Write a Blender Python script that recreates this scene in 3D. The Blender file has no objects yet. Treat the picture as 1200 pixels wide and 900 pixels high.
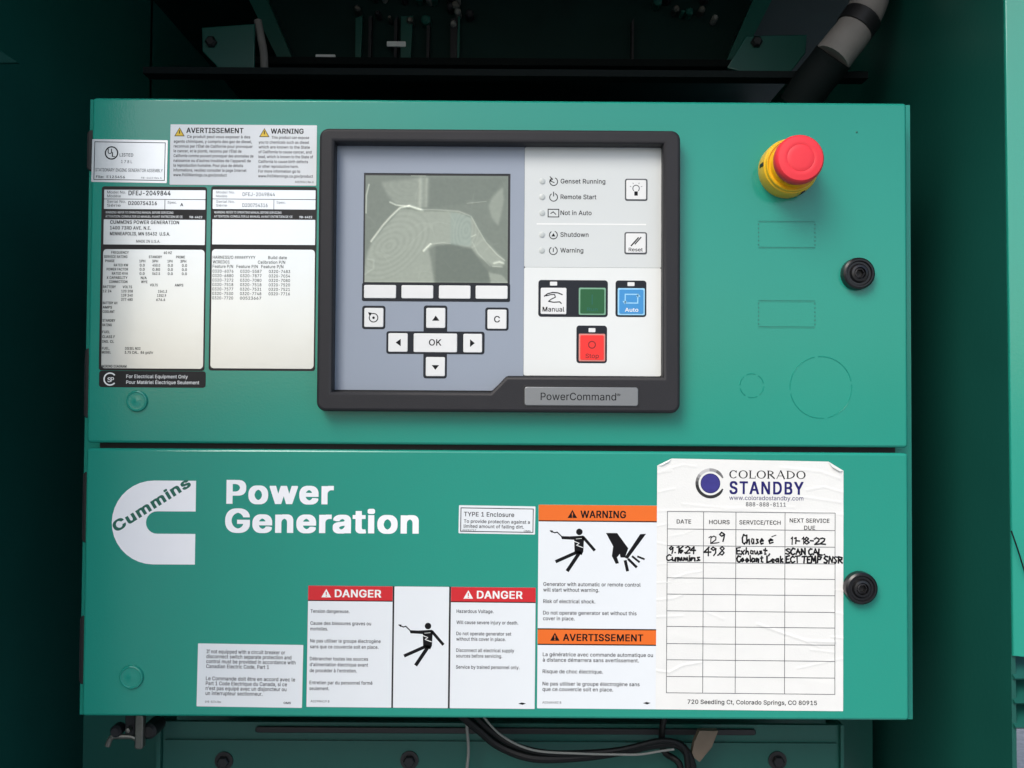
import bpy, bmesh, math, random
import numpy as np
from mathutils import Matrix, Vector
random.seed(7)
S = bpy.context.scene
COL = S.collection
PI = math.pi

# ------------------------------------------------------------------ camera
ROT = np.array([-0.02373, -0.00165, 0.00619])
CAM = np.array([0.00892, -0.62553, 0.00132])
FOC = 600 / math.tan(math.radians(30))
def _rot(r):
    th = np.linalg.norm(r); k = r/th
    K = np.array([[0,-k[2],k[1]],[k[2],0,-k[0]],[-k[1],k[0],0]])
    return np.eye(3)+math.sin(th)*K+(1-math.cos(th))*K@K
RW = _rot(ROT) @ np.array([[1,0,0],[0,0,-1],[0,1,0]], float)   # rows: right, down, forward
cam = bpy.data.cameras.new('camera'); cam.sensor_fit = 'HORIZONTAL'; cam.angle = math.radians(60)
cam.clip_start = 0.01; cam.clip_end = 1000
co = bpy.data.objects.new('camera', cam); COL.objects.link(co)
m = Matrix.Identity(4)
for i in range(3):
    m[i][0] = RW[0][i]; m[i][1] = -RW[1][i]; m[i][2] = -RW[2][i]; m[i][3] = CAM[i]
co.matrix_world = m
S.camera = co

# ------------------------------------------------------------------ light
SUN_EL, SUN_AZ, SUN_STR = 44, -33, 1.4       # azimuth: degrees to the right of straight behind the camera
W = bpy.data.worlds.new('World'); S.world = W; W.use_nodes = True
nt = W.node_tree; bg = nt.nodes['Background']
sky = nt.nodes.new('ShaderNodeTexSky'); sky.sky_type = 'NISHITA'; sky.sun_disc = False
sky.sun_elevation = math.radians(SUN_EL); sky.sun_rotation = math.radians(180 - SUN_AZ)
sky.air_density = 1.0; sky.dust_density = 3.0; sky.ozone_density = 1.0
nt.links.new(sky.outputs[0], bg.inputs[0]); bg.inputs[1].default_value = 0.15
sl = bpy.data.lights.new('sun', 'SUN'); sl.energy = SUN_STR; sl.angle = math.radians(30); sl.color = (1, .975, .94)
so = bpy.data.objects.new('sun', sl); COL.objects.link(so)
sd = Vector((math.sin(math.radians(SUN_AZ))*math.cos(math.radians(SUN_EL)), -math.cos(math.radians(SUN_AZ))*math.cos(math.radians(SUN_EL)), math.sin(math.radians(SUN_EL))))
so.rotation_euler = sd.to_track_quat('Z', 'Y').to_euler()
S.view_settings.view_transform = 'Standard'; S.view_settings.look = 'None'
S.view_settings.exposure = 0.5; S.view_settings.gamma = 1

# ------------------------------------------------------------------ helpers
def at(px, py, Y):
    d = RW.T @ np.array([(px-600)/FOC, (py-450)/FOC, 1.0])
    t = (Y - CAM[1]) / d[1]
    p = CAM + d*t
    return (p[0], p[2])
class Fr:                                    # a local sheet at depth Y measured in photograph pixels
    def __init__(s, cx, cy, Y, rot=0.0):
        s.cx, s.cy, s.Y = cx, cy, Y
        s.X, s.Z = at(cx, cy, Y)
        a = at(cx+10, cy, Y); s.k = math.hypot(a[0]-s.X, a[1]-s.Z)/10
        r = math.radians(rot); s.c, s.s = math.cos(r), math.sin(r)
    def p(s, px, py):
        u = (px-s.cx)*s.k; v = -(py-s.cy)*s.k
        return (s.X+u*s.c-v*s.s, s.Z+u*s.s+v*s.c)
    def at_depth(s, Y):
        f = Fr.__new__(Fr); f.__dict__.update(s.__dict__); f.Y = Y; return f

def srgb(r, g, b):
    f = lambda c: (c/255/12.92) if c/255 <= .04045 else ((c/255+.055)/1.055)**2.4
    return (f(r), f(g), f(b), 1)
MAT = {}
def mat(name, col, rough=.5, metal=0, spec=.5, coat=0, coat_r=.1, noise=0, nscale=30, bump=0, bscale=400, rvar=0):
    m = bpy.data.materials.new(name); m.use_nodes = True
    n = m.node_tree; b = n.nodes['Principled BSDF']
    b.inputs['Base Color'].default_value = col; b.inputs['Roughness'].default_value = rough
    b.inputs['Metallic'].default_value = metal; b.inputs['Specular IOR Level'].default_value = spec
    b.inputs['Coat Weight'].default_value = coat; b.inputs['Coat Roughness'].default_value = coat_r
    tc = n.nodes.new('ShaderNodeTexCoord')
    if noise or rvar:
        nz = n.nodes.new('ShaderNodeTexNoise'); nz.inputs['Scale'].default_value = nscale; nz.inputs['Detail'].default_value = 6
        n.links.new(tc.outputs['Object'], nz.inputs['Vector'])
    if noise:
        mx = n.nodes.new('ShaderNodeMix'); mx.data_type = 'RGBA'
        mx.inputs['A'].default_value = tuple(c*(1-noise) for c in col[:3])+(1,)
        mx.inputs['B'].default_value = tuple(min(1, c*(1+noise)) for c in col[:3])+(1,)
        n.links.new(nz.outputs['Fac'], mx.inputs['Factor']); n.links.new(mx.outputs['Result'], b.inputs['Base Color'])
    if rvar:
        mr = n.nodes.new('ShaderNodeMapRange'); mr.inputs['To Min'].default_value = max(0, rough-rvar); mr.inputs['To Max'].default_value = rough+rvar
        n.links.new(nz.outputs['Fac'], mr.inputs['Value']); n.links.new(mr.outputs['Result'], b.inputs['Roughness'])
    if bump:
        n2 = n.nodes.new('ShaderNodeTexNoise'); n2.inputs['Scale'].default_value = bscale; n2.inputs['Detail'].default_value = 2
        n.links.new(tc.outputs['Object'], n2.inputs['Vector'])
        bp = n.nodes.new('ShaderNodeBump'); bp.inputs['Strength'].default_value = bump; bp.inputs['Distance'].default_value = .001
        n.links.new(n2.outputs['Fac'], bp.inputs['Height']); n.links.new(bp.outputs['Normal'], b.inputs['Normal'])
    MAT[name] = m; return m
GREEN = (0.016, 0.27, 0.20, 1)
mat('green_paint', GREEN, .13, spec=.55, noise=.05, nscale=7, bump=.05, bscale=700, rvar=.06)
mat('shaded_green', (0.008, 0.085, 0.066, 1), .34, noise=.12, nscale=12, bump=.08, bscale=200)  # door green darkened; the housing's inner shade is put into the colour
mat('shaded_wall_green', (0.012, 0.14, 0.112, 1), .3, noise=.12, nscale=12, bump=.08, bscale=200)  # same green, darkened less; side wall's shade is in the colour
mat('flange_black', (0.002,.005,.005,1), .8, spec=.2)
mat('deep_shade_green', (0.003, 0.022, 0.019, 1), .6, spec=.15, noise=.3, nscale=20)  # darkest copy of the green, deep interior shade painted in
mat('bezel', srgb(42, 42, 45), .5, spec=.25, bump=.12, bscale=1500, noise=.08, nscale=60)
mat('black', srgb(22, 22, 24), .5, noise=.2, nscale=80)
mat('black_gloss', srgb(20, 20, 22), .28)
mat('key_black', srgb(30, 34, 41), .4, spec=.25)
mat('overlay_blue', srgb(142, 152, 166), .38, noise=.02)
mat('overlay_grey', srgb(204, 209, 208), .38, noise=.02)
mat('overlay_white', srgb(220, 224, 222), .38, noise=.02)
mat('key_white', srgb(222, 224, 223), .4, noise=.03, nscale=90)
mat('key_green', srgb(18, 88, 45), .35); mat('key_green_edge', srgb(120, 170, 140), .4)
mat('key_blue', srgb(58, 140, 200), .35); mat('key_blue_edge', srgb(150, 205, 235), .4)
mat('key_red', srgb(235, 45, 40), .35); mat('key_red_edge', srgb(205, 130, 120), .4)
mat('ink', srgb(18, 18, 21), .5, spec=.15); mat('ink_grey', srgb(88, 91, 94), .5, spec=.15); mat('ink_white', srgb(232, 234, 232), .45)
mat('ink_green', srgb(16, 96, 80), .45); mat('groove', (.010,.13,.098,1), .5); mat('ink_red', srgb(120, 20, 20), .5)
mat('silver_plate', srgb(135, 138, 140), .32, metal=.5, bump=.05, bscale=900)
mat('foil', srgb(209, 214, 217), .2, metal=.6, noise=.05, nscale=28, bump=.03, bscale=120)
mat('foil_dark', srgb(32, 32, 33), .45, spec=.3, noise=.25, nscale=60)
mat('label_white', srgb(222, 227, 230), .35, noise=.02, nscale=50)
mat('vinyl_white', srgb(242, 243, 246), .35, noise=.03, nscale=50)
mat('paper', srgb(224, 225, 222), .62, noise=.035, nscale=55, bump=.1, bscale=900)
mat('orange', srgb(225, 105, 30), .35); mat('red', srgb(200, 34, 42), .35)
mat('yellow_tri', srgb(225, 190, 50), .4)
mat('estop_red', srgb(226, 48, 60), .5, bump=.02)
mat('estop_yellow', srgb(232, 182, 30), .3)
mat('logo_blue', srgb(50, 46, 125), .5, noise=.25, nscale=300); mat('standby_blue', srgb(30, 27, 98), .5, spec=.2)
for i, g in enumerate((190, 150, 105, 65, 35)): mat('ring_grey_%d' % i, srgb(g, g, g), .5)
mat('lcd_frame', srgb(26, 29, 30), .4)
mat('lamp_off', srgb(186, 192, 190), .35)
mat('hose', srgb(122, 118, 114), .7, noise=.25, nscale=60); mat('tape', srgb(104, 92, 78), .7, noise=.3, nscale=90)
mat('cable_black', srgb(18, 19, 20), .5, spec=.25); mat('wire_grey', srgb(120, 122, 118), .5)
mat('zinc', srgb(118, 118, 112), .45, metal=.85, noise=.3, nscale=150)
mat('gravel', srgb(132, 135, 138), .9, noise=.45, nscale=60, bump=.6, bscale=90)

class MB:
    def __init__(s): s.v = []; s.f = []; s.m = []; s.ml = []
    def _mi(s, mat):
        if mat not in s.ml: s.ml.append(mat)
        return s.ml.index(mat)
    def add(s, vs, fs, mat):
        o = len(s.v); s.v.extend([tuple(v) for v in vs]); i = s._mi(mat)
        for f in fs: s.f.append(tuple(o+a for a in f)); s.m.append(i)
        return s
    def build(s, name, parent=None, L=(0,0,0), smooth=35, kind=None):
        me = bpy.data.meshes.new(name)
        L = Vector(L)
        me.from_pydata([(v[0]-L[0], v[1]-L[1], v[2]-L[2]) for v in s.v], [], s.f)
        for n in s.ml: me.materials.append(MAT[n])
        me.polygons.foreach_set('material_index', s.m)
        if smooth:
            me.polygons.foreach_set('use_smooth', [True]*len(s.f)); me.set_sharp_from_angle(angle=math.radians(smooth))
        me.update()
        o = bpy.data.objects.new(name, me); COL.objects.link(o)
        if parent: o.parent = parent
        else: o.location = L
        if kind: o['kind'] = kind
        return o
    # --- solids
    def box(s, x0, x1, y0, y1, z0, z1, mat):
        vs = [(x,y,z) for x in (x0,x1) for y in (y0,y1) for z in (z0,z1)]
        return s.add(vs, [(0,1,3,2),(4,6,7,5),(0,4,5,1),(2,3,7,6),(0,2,6,4),(1,5,7,3)], mat)
    def prism(s, pts, y0, y1, mat):          # polygon in (X,Z), from depth y0 (front) to y1
        n = len(pts)
        a = sum(pts[i][0]*pts[(i+1)%n][1]-pts[(i+1)%n][0]*pts[i][1] for i in range(n))
        if a < 0: pts = pts[::-1]
        vs = [(p[0],y0,p[1]) for p in pts]+[(p[0],y1,p[1]) for p in pts]
        fs = [tuple(range(n)), tuple(range(2*n-1,n-1,-1))]+[((i+1)%n,i,n+i,n+(i+1)%n) for i in range(n)]
        return s.add(vs, fs, mat)
    def plate(s, outer, Yf, t, mat, bevel=0, holes=()):
        cu = bpy.data.curves.new('tmp', 'CURVE'); cu.dimensions = '2D'; cu.fill_mode = 'BOTH'
        cu.extrude = max(t/2-bevel, 1e-6); cu.bevel_depth = bevel; cu.bevel_resolution = 2; cu.offset = -bevel
        for pts in [outer]+list(holes):
            sp = cu.splines.new('POLY'); sp.points.add(len(pts)-1); sp.use_cyclic_u = True
            for q, p in zip(sp.points, pts): q.co = (p[0], p[1], 0, 1)
        o = bpy.data.objects.new('tmp', cu); me = bpy.data.meshes.new_from_object(o)
        s.add([(v.co.x, Yf+t/2-v.co.z, v.co.y) for v in me.vertices], [tuple(p.vertices) for p in me.polygons], mat)
        bpy.data.objects.remove(o); bpy.data.meshes.remove(me); bpy.data.curves.remove(cu)
        return s
    def lathe(s, c, prof, mat, n=48, close=True):     # prof: (r, Y) from back to front, axis along Y, c=(X,Z)
        vs = []; fs = []
        for r, y in prof:
            for i in range(n):
                a = 2*PI*i/n; vs.append((c[0]+r*math.cos(a), y, c[1]+r*math.sin(a)))
        for j in range(len(prof)-1):
            for i in range(n):
                k = (i+1) % n; fs.append((j*n+i, j*n+k, (j+1)*n+k, (j+1)*n+i))
        if close: fs.append(tuple((len(prof)-1)*n+i for i in range(n)))
        return s.add(vs, fs, mat)
    def tube(s, pts, r, mat, n=10):
        pts = [Vector(p) for p in pts]
        # Catmull smoothing
        q = []
        for i in range(len(pts)-1):
            p0 = pts[max(i-1,0)]; p1 = pts[i]; p2 = pts[i+1]; p3 = pts[min(i+2,len(pts)-1)]
            for k in range(6):
                t = k/6
                q.append(.5*((2*p1)+(-p0+p2)*t+(2*p0-5*p1+4*p2-p3)*t*t+(-p0+3*p1-3*p2+p3)*t**3))
        q.append(pts[-1]); pts = q
        vs = []; fs = []
        up = Vector((0.13, .97, .2))
        for i, p in enumerate(pts):
            d = (pts[min(i+1,len(pts)-1)]-pts[max(i-1,0)]).normalized()
            a = d.cross(up).normalized(); b = d.cross(a)
            rr = r[0]+(r[1]-r[0])*i/(len(pts)-1) if isinstance(r, tuple) else r
            for k in range(n):
                t = 2*PI*k/n; vs.append(tuple(p+a*math.cos(t)*rr+b*math.sin(t)*rr))
        for i in range(len(pts)-1):
            for k in range(n):
                l = (k+1)%n; fs.append((i*n+k, i*n+l, (i+1)*n+l, (i+1)*n+k))
        fs.append(tuple(range(n))); fs.append(tuple((len(pts)-1)*n+k for k in range(n)))
        return s.add(vs, fs, mat)
    # --- flat print (on the plane of frame fr, lifted by d towards the viewer)
    def flat(s, fr, pts, mat, d=5e-5):
        q = [fr.p(*p) for p in pts]; n = len(q)
        a = sum(q[i][0]*q[(i+1)%n][1]-q[(i+1)%n][0]*q[i][1] for i in range(n))
        if a < 0: q = q[::-1]
        return s.add([(p[0], fr.Y-d, p[1]) for p in q], [tuple(range(n))], mat)
    def rect(s, fr, x0, y0, x1, y1, mat, d=5e-5): return s.flat(fr, [(x0,y0),(x1,y0),(x1,y1),(x0,y1)], mat, d)
    def line(s, fr, pts, w, mat, d=5e-5, sub=1):
        for (a, b), (c, e) in zip(pts[:-1], pts[1:]):
            L = math.hypot(c-a, e-b) or 1e-6; nx, ny = -(e-b)/L*w/2, (c-a)/L*w/2
            ex, ey = (c-a)/L*w*.3, (e-b)/L*w*.3
            n = sub if sub == 1 else max(1, int(L/3))
            for i in range(n):
                x0 = a+(c-a)*i/n-(ex if i == 0 else 0); y0 = b+(e-b)*i/n-(ey if i == 0 else 0)
                x1 = a+(c-a)*(i+1)/n+(ex if i == n-1 else 0); y1 = b+(e-b)*(i+1)/n+(ey if i == n-1 else 0)
                s.flat(fr, [(x0+nx,y0+ny),(x1+nx,y1+ny),(x1-nx,y1-ny),(x0-nx,y0-ny)], mat, d)
        return s
    def frame(s, fr, x0, y0, x1, y1, w, mat, d=5e-5):
        s.rect(fr,x0,y0,x1,y0+w,mat,d); s.rect(fr,x0,y1-w,x1,y1,mat,d); s.rect(fr,x0,y0+w,x0+w,y1-w,mat,d); s.rect(fr,x1-w,y0+w,x1,y1-w,mat,d); return s
    def disc(s, fr, cx, cy, r, mat, d=5e-5, n=24): return s.flat(fr, [(cx+r*math.cos(2*PI*i/n), cy+r*math.sin(2*PI*i/n)) for i in range(n)], mat, d)
    def arc(s, fr, cx, cy, r, w, a0, a1, mat, d=5e-5, n=24, rx=None, wx=None):
        rx = rx or r; wx = wx or w
        P = []
        for i in range(n+1):
            a = math.radians(a0+(a1-a0)*i/n); P.append((math.cos(a), -math.sin(a)))
        for i in range(n):
            q = [(cx+c*(rx+g*wx/2), cy+e*(r+g*w/2)) for g, (c, e) in ((1,P[i]),(1,P[i+1]),(-1,P[i+1]),(-1,P[i]))]
            s.flat(fr, q, mat, d)
        return s
    def text(s, fr, st, x0, y, cap, mat='ink', x1=None, bold=0, cond=1, rot=0, d=5e-5, align='L', shear=0, sp=1.0):
        V, F, bb = glyphs(st, bold+(.006 if cap < 6 and mat == 'ink' else 0), sp)
        sy = cap/CAP; w = bb[1]-bb[0]
        sx = (x1-x0)/w if x1 is not None else sy*cond
        if x1 is None and align == 'C': x0 -= w*sx/2
        if x1 is None and align == 'R': x0 -= w*sx
        c, r = math.cos(math.radians(rot)), math.sin(math.radians(rot))
        out = []
        for (a, b, ly) in V:
            u = (a-bb[0])*sx+b*sy*shear; v = b*sy
            p = fr.p(x0+u*c-v*r, y-(u*r+v*c))
            out.append((p[0], fr.Y-d-ly*6e-6, p[1]))
        return s.add(out, F, mat)
# outlines of a plain grotesque alphabet, per character: advance, then closed outlines as x,y,x,y... in thousandths
GLYPHS = [{
' ':[191],
'!':[200,[143,23,146,38,143,62,135,74,120,86,104,89,78,86,66,78,53,62,49,46,53,23,61,11,78,-1,92,-4,120,-1,135,11],[64,159,131,159,134,509,60,509]],
'#':[444,[380,509,323,509,300,369,180,369,201,509,144,509,121,370,46,369,37,320,38,314,112,313,93,196,92,194,16,194,7,145,8,139,83,138,61,6,62,0,118,0,142,139,260,139,239,0,296,0,320,138,394,139,403,188,402,194,329,195,348,313,424,314,425,317,432,369,358,370,380,503],[150,195,170,314,290,313,270,194]],
'&':[452,[162,510,140,503,114,487,92,465,78,439,73,410,73,389,74,373,81,350,84,341,118,290,131,275,108,258,63,218,39,180,31,138,31,127,34,103,43,75,56,53,78,31,98,17,126,4,156,-4,204,-7,248,-2,294,15,308,23,328,40,362,0,440,0,441,4,371,88,381,103,396,132,406,167,411,226,346,226,339,170,326,143,224,265,282,312,312,346,325,379,326,394,324,429,315,454,294,481,276,495,254,505,232,511,210,513],[287,88,248,63,214,52,176,52,142,63,114,88,103,111,100,130,103,153,113,173,146,207,172,226],[184,315,150,360,140,393,141,410,150,431,166,447,196,456,230,451,251,432,258,411,253,379,243,364,222,343]],
"'":[210,[76,316,131,316,138,509,67,509]],
'(':[277,[238,539,174,539,173,537,143,480,118,411,101,342,89,268,86,219,88,158,99,91,124,7,143,-38,174,-95,239,-95,237,-86,200,-4,174,73,159,139,154,203,160,285,176,365,205,457,238,531]],
')':[277,[34,539,36,529,70,454,96,369,113,284,119,203,114,140,100,75,73,-5,36,-86,34,-95,100,-95,142,-10,160,36,174,90,185,158,187,196,185,254,170,357,140,456,101,537,100,539]],
'*':[457,[365,312,364,318,274,364,365,412,364,418,340,459,334,459,249,405,252,509,198,509,202,405,118,459,110,458,86,416,88,411,178,365,86,316,87,310,112,270,118,270,203,324,198,221,253,222,250,324,334,270,341,271]],
'+':[457,[58,228,58,171,195,170,196,34,258,34,258,171,394,171,394,228,258,229,258,365,195,365,194,228]],
',':[192,[36,-118,87,-118,140,69,140,74,65,74,36,-105]],
'-':[457,[340,187,340,246,111,246,112,187]],
'.':[192,[141,63,128,78,116,86,100,90,90,90,74,86,62,78,50,63,47,47,50,23,58,11,74,-1,90,-4,116,-1,128,7,141,23,144,38]],
'/':[253,[12,-75,74,-75,75,-73,237,523,238,533,176,533,174,530,12,-66]],
'0':[457,[234,516,184,511,150,499,122,479,92,448,71,408,57,367,48,316,45,265,48,192,57,141,71,98,92,61,120,30,148,11,184,-2,220,-7,270,-2,304,10,334,30,362,61,382,98,396,141,405,192,408,243,405,316,396,367,382,410,361,448,334,478,306,498,270,511],[234,455,250,452,274,443,296,423,310,402,324,374,333,340,341,252,333,169,324,135,310,106,296,86,274,66,250,57,226,54,202,57,180,66,157,87,143,106,130,135,120,169,112,256,120,340,130,374,143,402,158,423,180,443,206,453]],
'1':[457,[394,0,394,59,279,59,279,509,194,509,83,427,83,356,90,355,209,439,209,59,74,59,73,0]],
'2':[457,[62,0,392,0,392,61,157,61,325,239,360,287,377,324,383,347,384,384,373,429,359,454,338,476,298,502,272,511,242,515,198,514,168,508,140,496,118,482,95,460,77,432,67,401,64,359,130,359,137,399,154,427,186,449,218,455,260,450,290,433,296,426,312,400,317,366,308,328,279,283,61,51]],
'3':[457,[68,509,68,448,285,448,154,301,154,247,212,245,244,241,278,228,303,208,319,183,326,151,322,119,309,93,290,73,260,60,226,54,204,55,192,56,162,65,140,79,132,88,120,105,112,135,41,134,46,100,57,73,71,52,100,26,120,14,146,3,178,-4,224,-7,276,0,330,23,369,59,382,81,388,96,396,141,390,189,374,225,359,244,322,273,280,288,230,292,229,293,375,457,375,509]],
'4':[457,[314,509,244,509,243,508,37,161,38,104,278,104,280,0,346,0,346,104,416,105,416,166,346,166,346,319,279,319,278,166,116,166,115,167,313,503]],
'5':[457,[368,509,93,509,64,252,132,244,154,260,188,272,218,275,246,271,272,260,297,239,311,220,321,192,324,147,311,107,284,74,248,57,228,54,204,55,166,69,138,97,130,111,124,133,57,132,60,105,69,77,85,52,112,27,128,16,156,3,184,-4,214,-7,254,-5,292,6,322,21,355,51,377,84,389,120,394,147,394,163,392,194,383,231,363,269,330,304,300,321,260,333,204,333,168,324,138,307,154,448,368,448]],
'6':[457,[324,509,250,509,247,507,107,300,81,252,65,203,61,169,62,134,63,124,74,89,93,55,124,25,150,9,178,-1,232,-7,280,0,330,26,355,49,371,72,389,122,392,173,382,221,359,261,350,271,320,297,272,313,210,314,187,307,321,499,325,505],[264,256,298,231,317,200,324,158,317,117,297,84,264,60,230,53,222,53,188,60,154,85,135,117,128,158,135,200,154,231,188,256,220,262,232,262]],
'7':[457,[94,0,168,0,169,1,394,445,394,509,59,509,60,448,318,448,94,4]],
'8':[457,[220,516,180,511,134,493,96,462,78,433,70,409,67,385,69,356,76,330,90,305,106,288,124,275,145,265,110,251,77,221,56,184,49,129,52,104,61,77,77,53,98,33,122,16,156,2,192,-5,234,-7,268,-4,296,2,330,16,352,31,378,56,392,79,401,105,404,140,396,184,376,221,342,251,308,265,330,275,346,288,362,305,376,330,383,357,385,385,382,409,374,433,355,462,318,493,272,511],[333,135,326,105,302,76,270,59,226,53,182,59,150,76,126,105,119,135,119,144,126,176,152,207,184,226,232,232,268,226,300,207,326,176,333,144],[310,407,316,376,309,342,288,314,260,298,232,293,192,298,164,314,142,342,136,375,142,407,164,435,190,450,220,455,232,455,262,450,290,435]],
'9':[457,[128,0,202,0,205,2,346,209,372,258,388,306,392,340,389,384,380,415,359,453,328,484,302,500,264,513,220,516,172,508,122,483,98,460,82,437,72,418,63,388,62,325,70,287,95,246,102,238,134,212,182,195,242,194,265,202,131,10,127,4],[264,448,297,424,317,391,324,350,317,309,297,276,264,253,230,246,222,246,188,253,155,278,136,309,128,351,136,392,155,423,188,448,222,455,230,455]],
':':[192,[141,63,128,78,116,86,100,90,90,90,74,86,62,78,50,63,47,47,50,23,58,11,74,-1,90,-4,116,-1,128,7,141,23,144,38],[141,336,133,348,116,360,100,363,74,360,62,352,50,336,47,320,50,296,58,284,74,272,90,269,116,272,128,280,141,296,144,311]],
';':[192,[36,-118,87,-118,140,69,140,74,65,74,36,-105],[149,336,141,348,124,360,108,363,82,360,70,352,58,336,55,320,58,296,66,284,82,272,98,269,124,272,136,280,149,296,152,311]],
'<':[457,[390,384,384,384,64,223,62,222,62,177,384,15,390,15,391,84,390,85,148,199,390,313,391,314]],
'=':[457,[384,97,384,156,69,155,70,96],[384,244,384,303,69,302,70,243]],
'>':[457,[62,384,62,314,64,313,304,200,64,85,62,84,62,15,68,15,390,177,390,222,388,223,68,384]],
'A':[484,[198,509,16,13,13,0,88,0,89,1,138,141,342,141,391,1,392,0,466,0,463,13,280,508,278,509],[114,145,113,197,148,197,131,145],[366,145,347,145,330,197,367,197],[238,443,274,329,316,213,318,201,158,202,225,395]],
'B':[460,[58,509,57,0,256,0,296,3,338,14,366,28,384,42,398,59,404,68,415,96,421,124,419,168,409,199,403,209,395,222,372,244,348,257,318,264,360,284,381,304,395,328,401,361,398,404,396,414,384,443,358,472,332,491,304,502,260,508],[128,229,250,229,270,227,312,210,339,183,351,154,351,123,339,97,318,76,290,65,270,62,128,61],[128,287,128,448,240,448,266,445,296,436,321,412,331,385,331,354,321,329,294,303,274,293,250,288]],
'C':[514,[376,490,346,503,322,510,310,513,276,516,216,511,174,498,134,475,99,443,74,408,56,369,41,314,37,262,41,194,53,147,74,100,99,65,134,33,174,11,216,-2,260,-7,310,-4,344,5,376,19,406,38,418,50,433,64,451,90,466,123,476,157,476,163,406,163,393,129,379,109,368,95,346,77,308,63,278,57,246,58,216,65,186,79,157,105,140,126,123,158,112,195,107,237,108,282,109,299,120,341,134,373,158,405,198,436,236,448,276,451,322,443,358,423,378,400,391,384,406,345,476,346,466,386,451,419,433,444,406,471]],
'D':[506,[58,0,228,0,278,4,308,11,340,24,380,48,405,72,420,91,449,147,458,183,462,211,464,279,454,347,437,390,414,428,380,461,340,486,298,501,266,507,57,509],[128,61,128,448,248,446,282,440,318,425,332,415,358,388,376,359,389,319,396,270,392,208,382,165,371,140,340,102,304,78,292,74,248,63,218,61]],
'E':[423,[378,0,378,61,128,61,128,227,358,228,358,288,128,288,128,448,374,448,375,509,58,509,57,0]],
'F':[414,[58,0,128,0,128,219,349,220,348,280,128,280,128,448,372,448,372,509,57,509]],
'G':[524,[308,513,258,516,214,511,172,498,132,475,98,443,74,408,54,364,41,314,37,262,41,194,54,144,74,100,98,67,134,33,172,11,216,-2,262,-7,310,-4,368,13,410,39,439,68,461,104,475,143,481,181,480,258,280,257,280,197,411,197,407,162,393,126,368,94,334,70,328,68,288,58,236,60,216,65,186,79,162,101,152,111,127,149,115,183,108,223,108,285,115,325,127,360,151,398,176,423,204,440,234,448,270,452,310,445,340,434,369,409,387,385,406,346,477,347,468,385,452,417,434,443,420,457,406,469,378,489,344,504]],
'H':[521,[58,0,128,0,128,230,388,230,389,0,460,0,460,509,389,509,388,291,128,291,128,509,57,509]],
'I':[304,[28,0,272,0,272,61,186,61,186,448,272,448,272,509,28,509,28,448,115,448,115,61,28,61]],
'J':[400,[338,509,269,509,268,134,263,107,246,79,226,63,202,55,168,55,146,62,118,86,107,107,101,134,100,176,30,175,33,111,36,94,46,68,63,42,82,23,108,9,148,-4,178,-7,192,-7,236,-1,260,8,284,22,317,56,333,94,339,140]],
'K':[471,[452,0,452,4,248,287,451,505,451,509,362,509,176,311,128,252,128,509,58,509,57,0,128,0,128,166,198,239,370,0]],
'L':[397,[58,509,57,0,364,0,364,61,128,61,128,509]],
'M':[632,[58,509,58,0,125,0,124,413,163,300,282,1,284,0,344,0,470,317,504,417,501,0,571,0,570,509,474,509,472,508,341,167,314,85,282,187,156,508,154,509]],
'N':[527,[58,509,57,0,128,0,128,312,124,415,171,334,382,2,384,0,466,0,466,509,396,509,396,153,400,91,360,164,141,507,138,509]],
'O':[537,[318,511,274,516,216,511,174,498,134,475,100,443,75,408,54,364,41,314,37,262,41,194,54,144,75,100,100,65,134,33,174,11,216,-2,260,-7,318,-2,360,11,400,33,434,65,459,100,480,144,492,194,496,246,492,314,480,364,459,408,434,443,400,475,360,498],[264,452,298,449,328,440,356,424,382,398,400,374,416,336,424,299,427,259,424,209,416,173,400,135,382,111,356,85,328,69,298,60,268,57,236,60,206,69,178,85,151,112,134,135,118,173,110,209,106,251,110,299,118,335,134,373,152,398,178,423,206,440,236,449]],
'P':[449,[58,0,128,0,128,185,244,185,280,188,320,198,346,211,364,226,393,262,409,311,410,373,408,381,397,421,382,448,366,465,336,487,304,500,268,507,57,509],[128,244,128,448,242,448,260,446,300,432,318,416,328,402,340,367,340,327,327,289,304,265,282,252,250,245]],
'Q':[537,[470,-48,471,-43,408,39,408,41,434,65,459,100,480,144,492,194,496,246,492,314,480,364,459,408,434,443,400,475,362,497,352,501,318,511,260,516,216,511,172,497,134,475,112,455,100,443,77,411,54,364,41,314,37,262,41,194,54,144,75,100,100,65,134,33,174,11,216,-2,260,-7,318,-2,354,9,398,-48],[264,452,298,449,328,440,356,424,382,398,400,374,416,336,424,299,427,259,424,209,415,170,400,135,382,111,368,97,364,98,316,162,242,161,242,157,312,66,298,60,268,57,236,60,206,69,178,85,151,112,134,135,118,173,110,209,106,251,110,299,118,335,134,373,152,398,178,423,206,440,236,449]],
'R':[453,[58,509,57,0,128,0,128,196,242,198,349,1,350,0,430,0,429,8,318,209,328,212,358,229,371,242,388,260,408,306,412,367,402,416,388,443,370,462,346,483,300,502,270,507],[128,448,252,447,270,445,296,437,314,424,333,396,341,373,341,337,336,313,325,293,306,275,278,263,242,257,128,257]],
'S':[451,[268,513,236,516,194,514,148,503,136,498,106,482,82,461,62,432,52,404,49,366,53,338,62,313,80,292,112,265,160,244,276,210,316,190,335,170,342,150,342,128,340,123,333,105,318,87,312,80,284,64,248,55,202,55,162,64,138,80,116,107,106,140,36,140,41,101,51,76,67,51,88,31,102,22,116,13,148,0,178,-6,234,-9,270,-6,310,4,336,16,360,32,385,56,399,80,408,107,411,146,408,174,402,192,388,214,360,241,308,268,166,313,144,325,124,348,119,363,119,385,123,400,133,417,152,436,170,445,210,454,256,452,284,444,296,436,323,409,334,375,404,376,398,413,390,434,376,454,352,478,330,493,296,506]],
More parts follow.
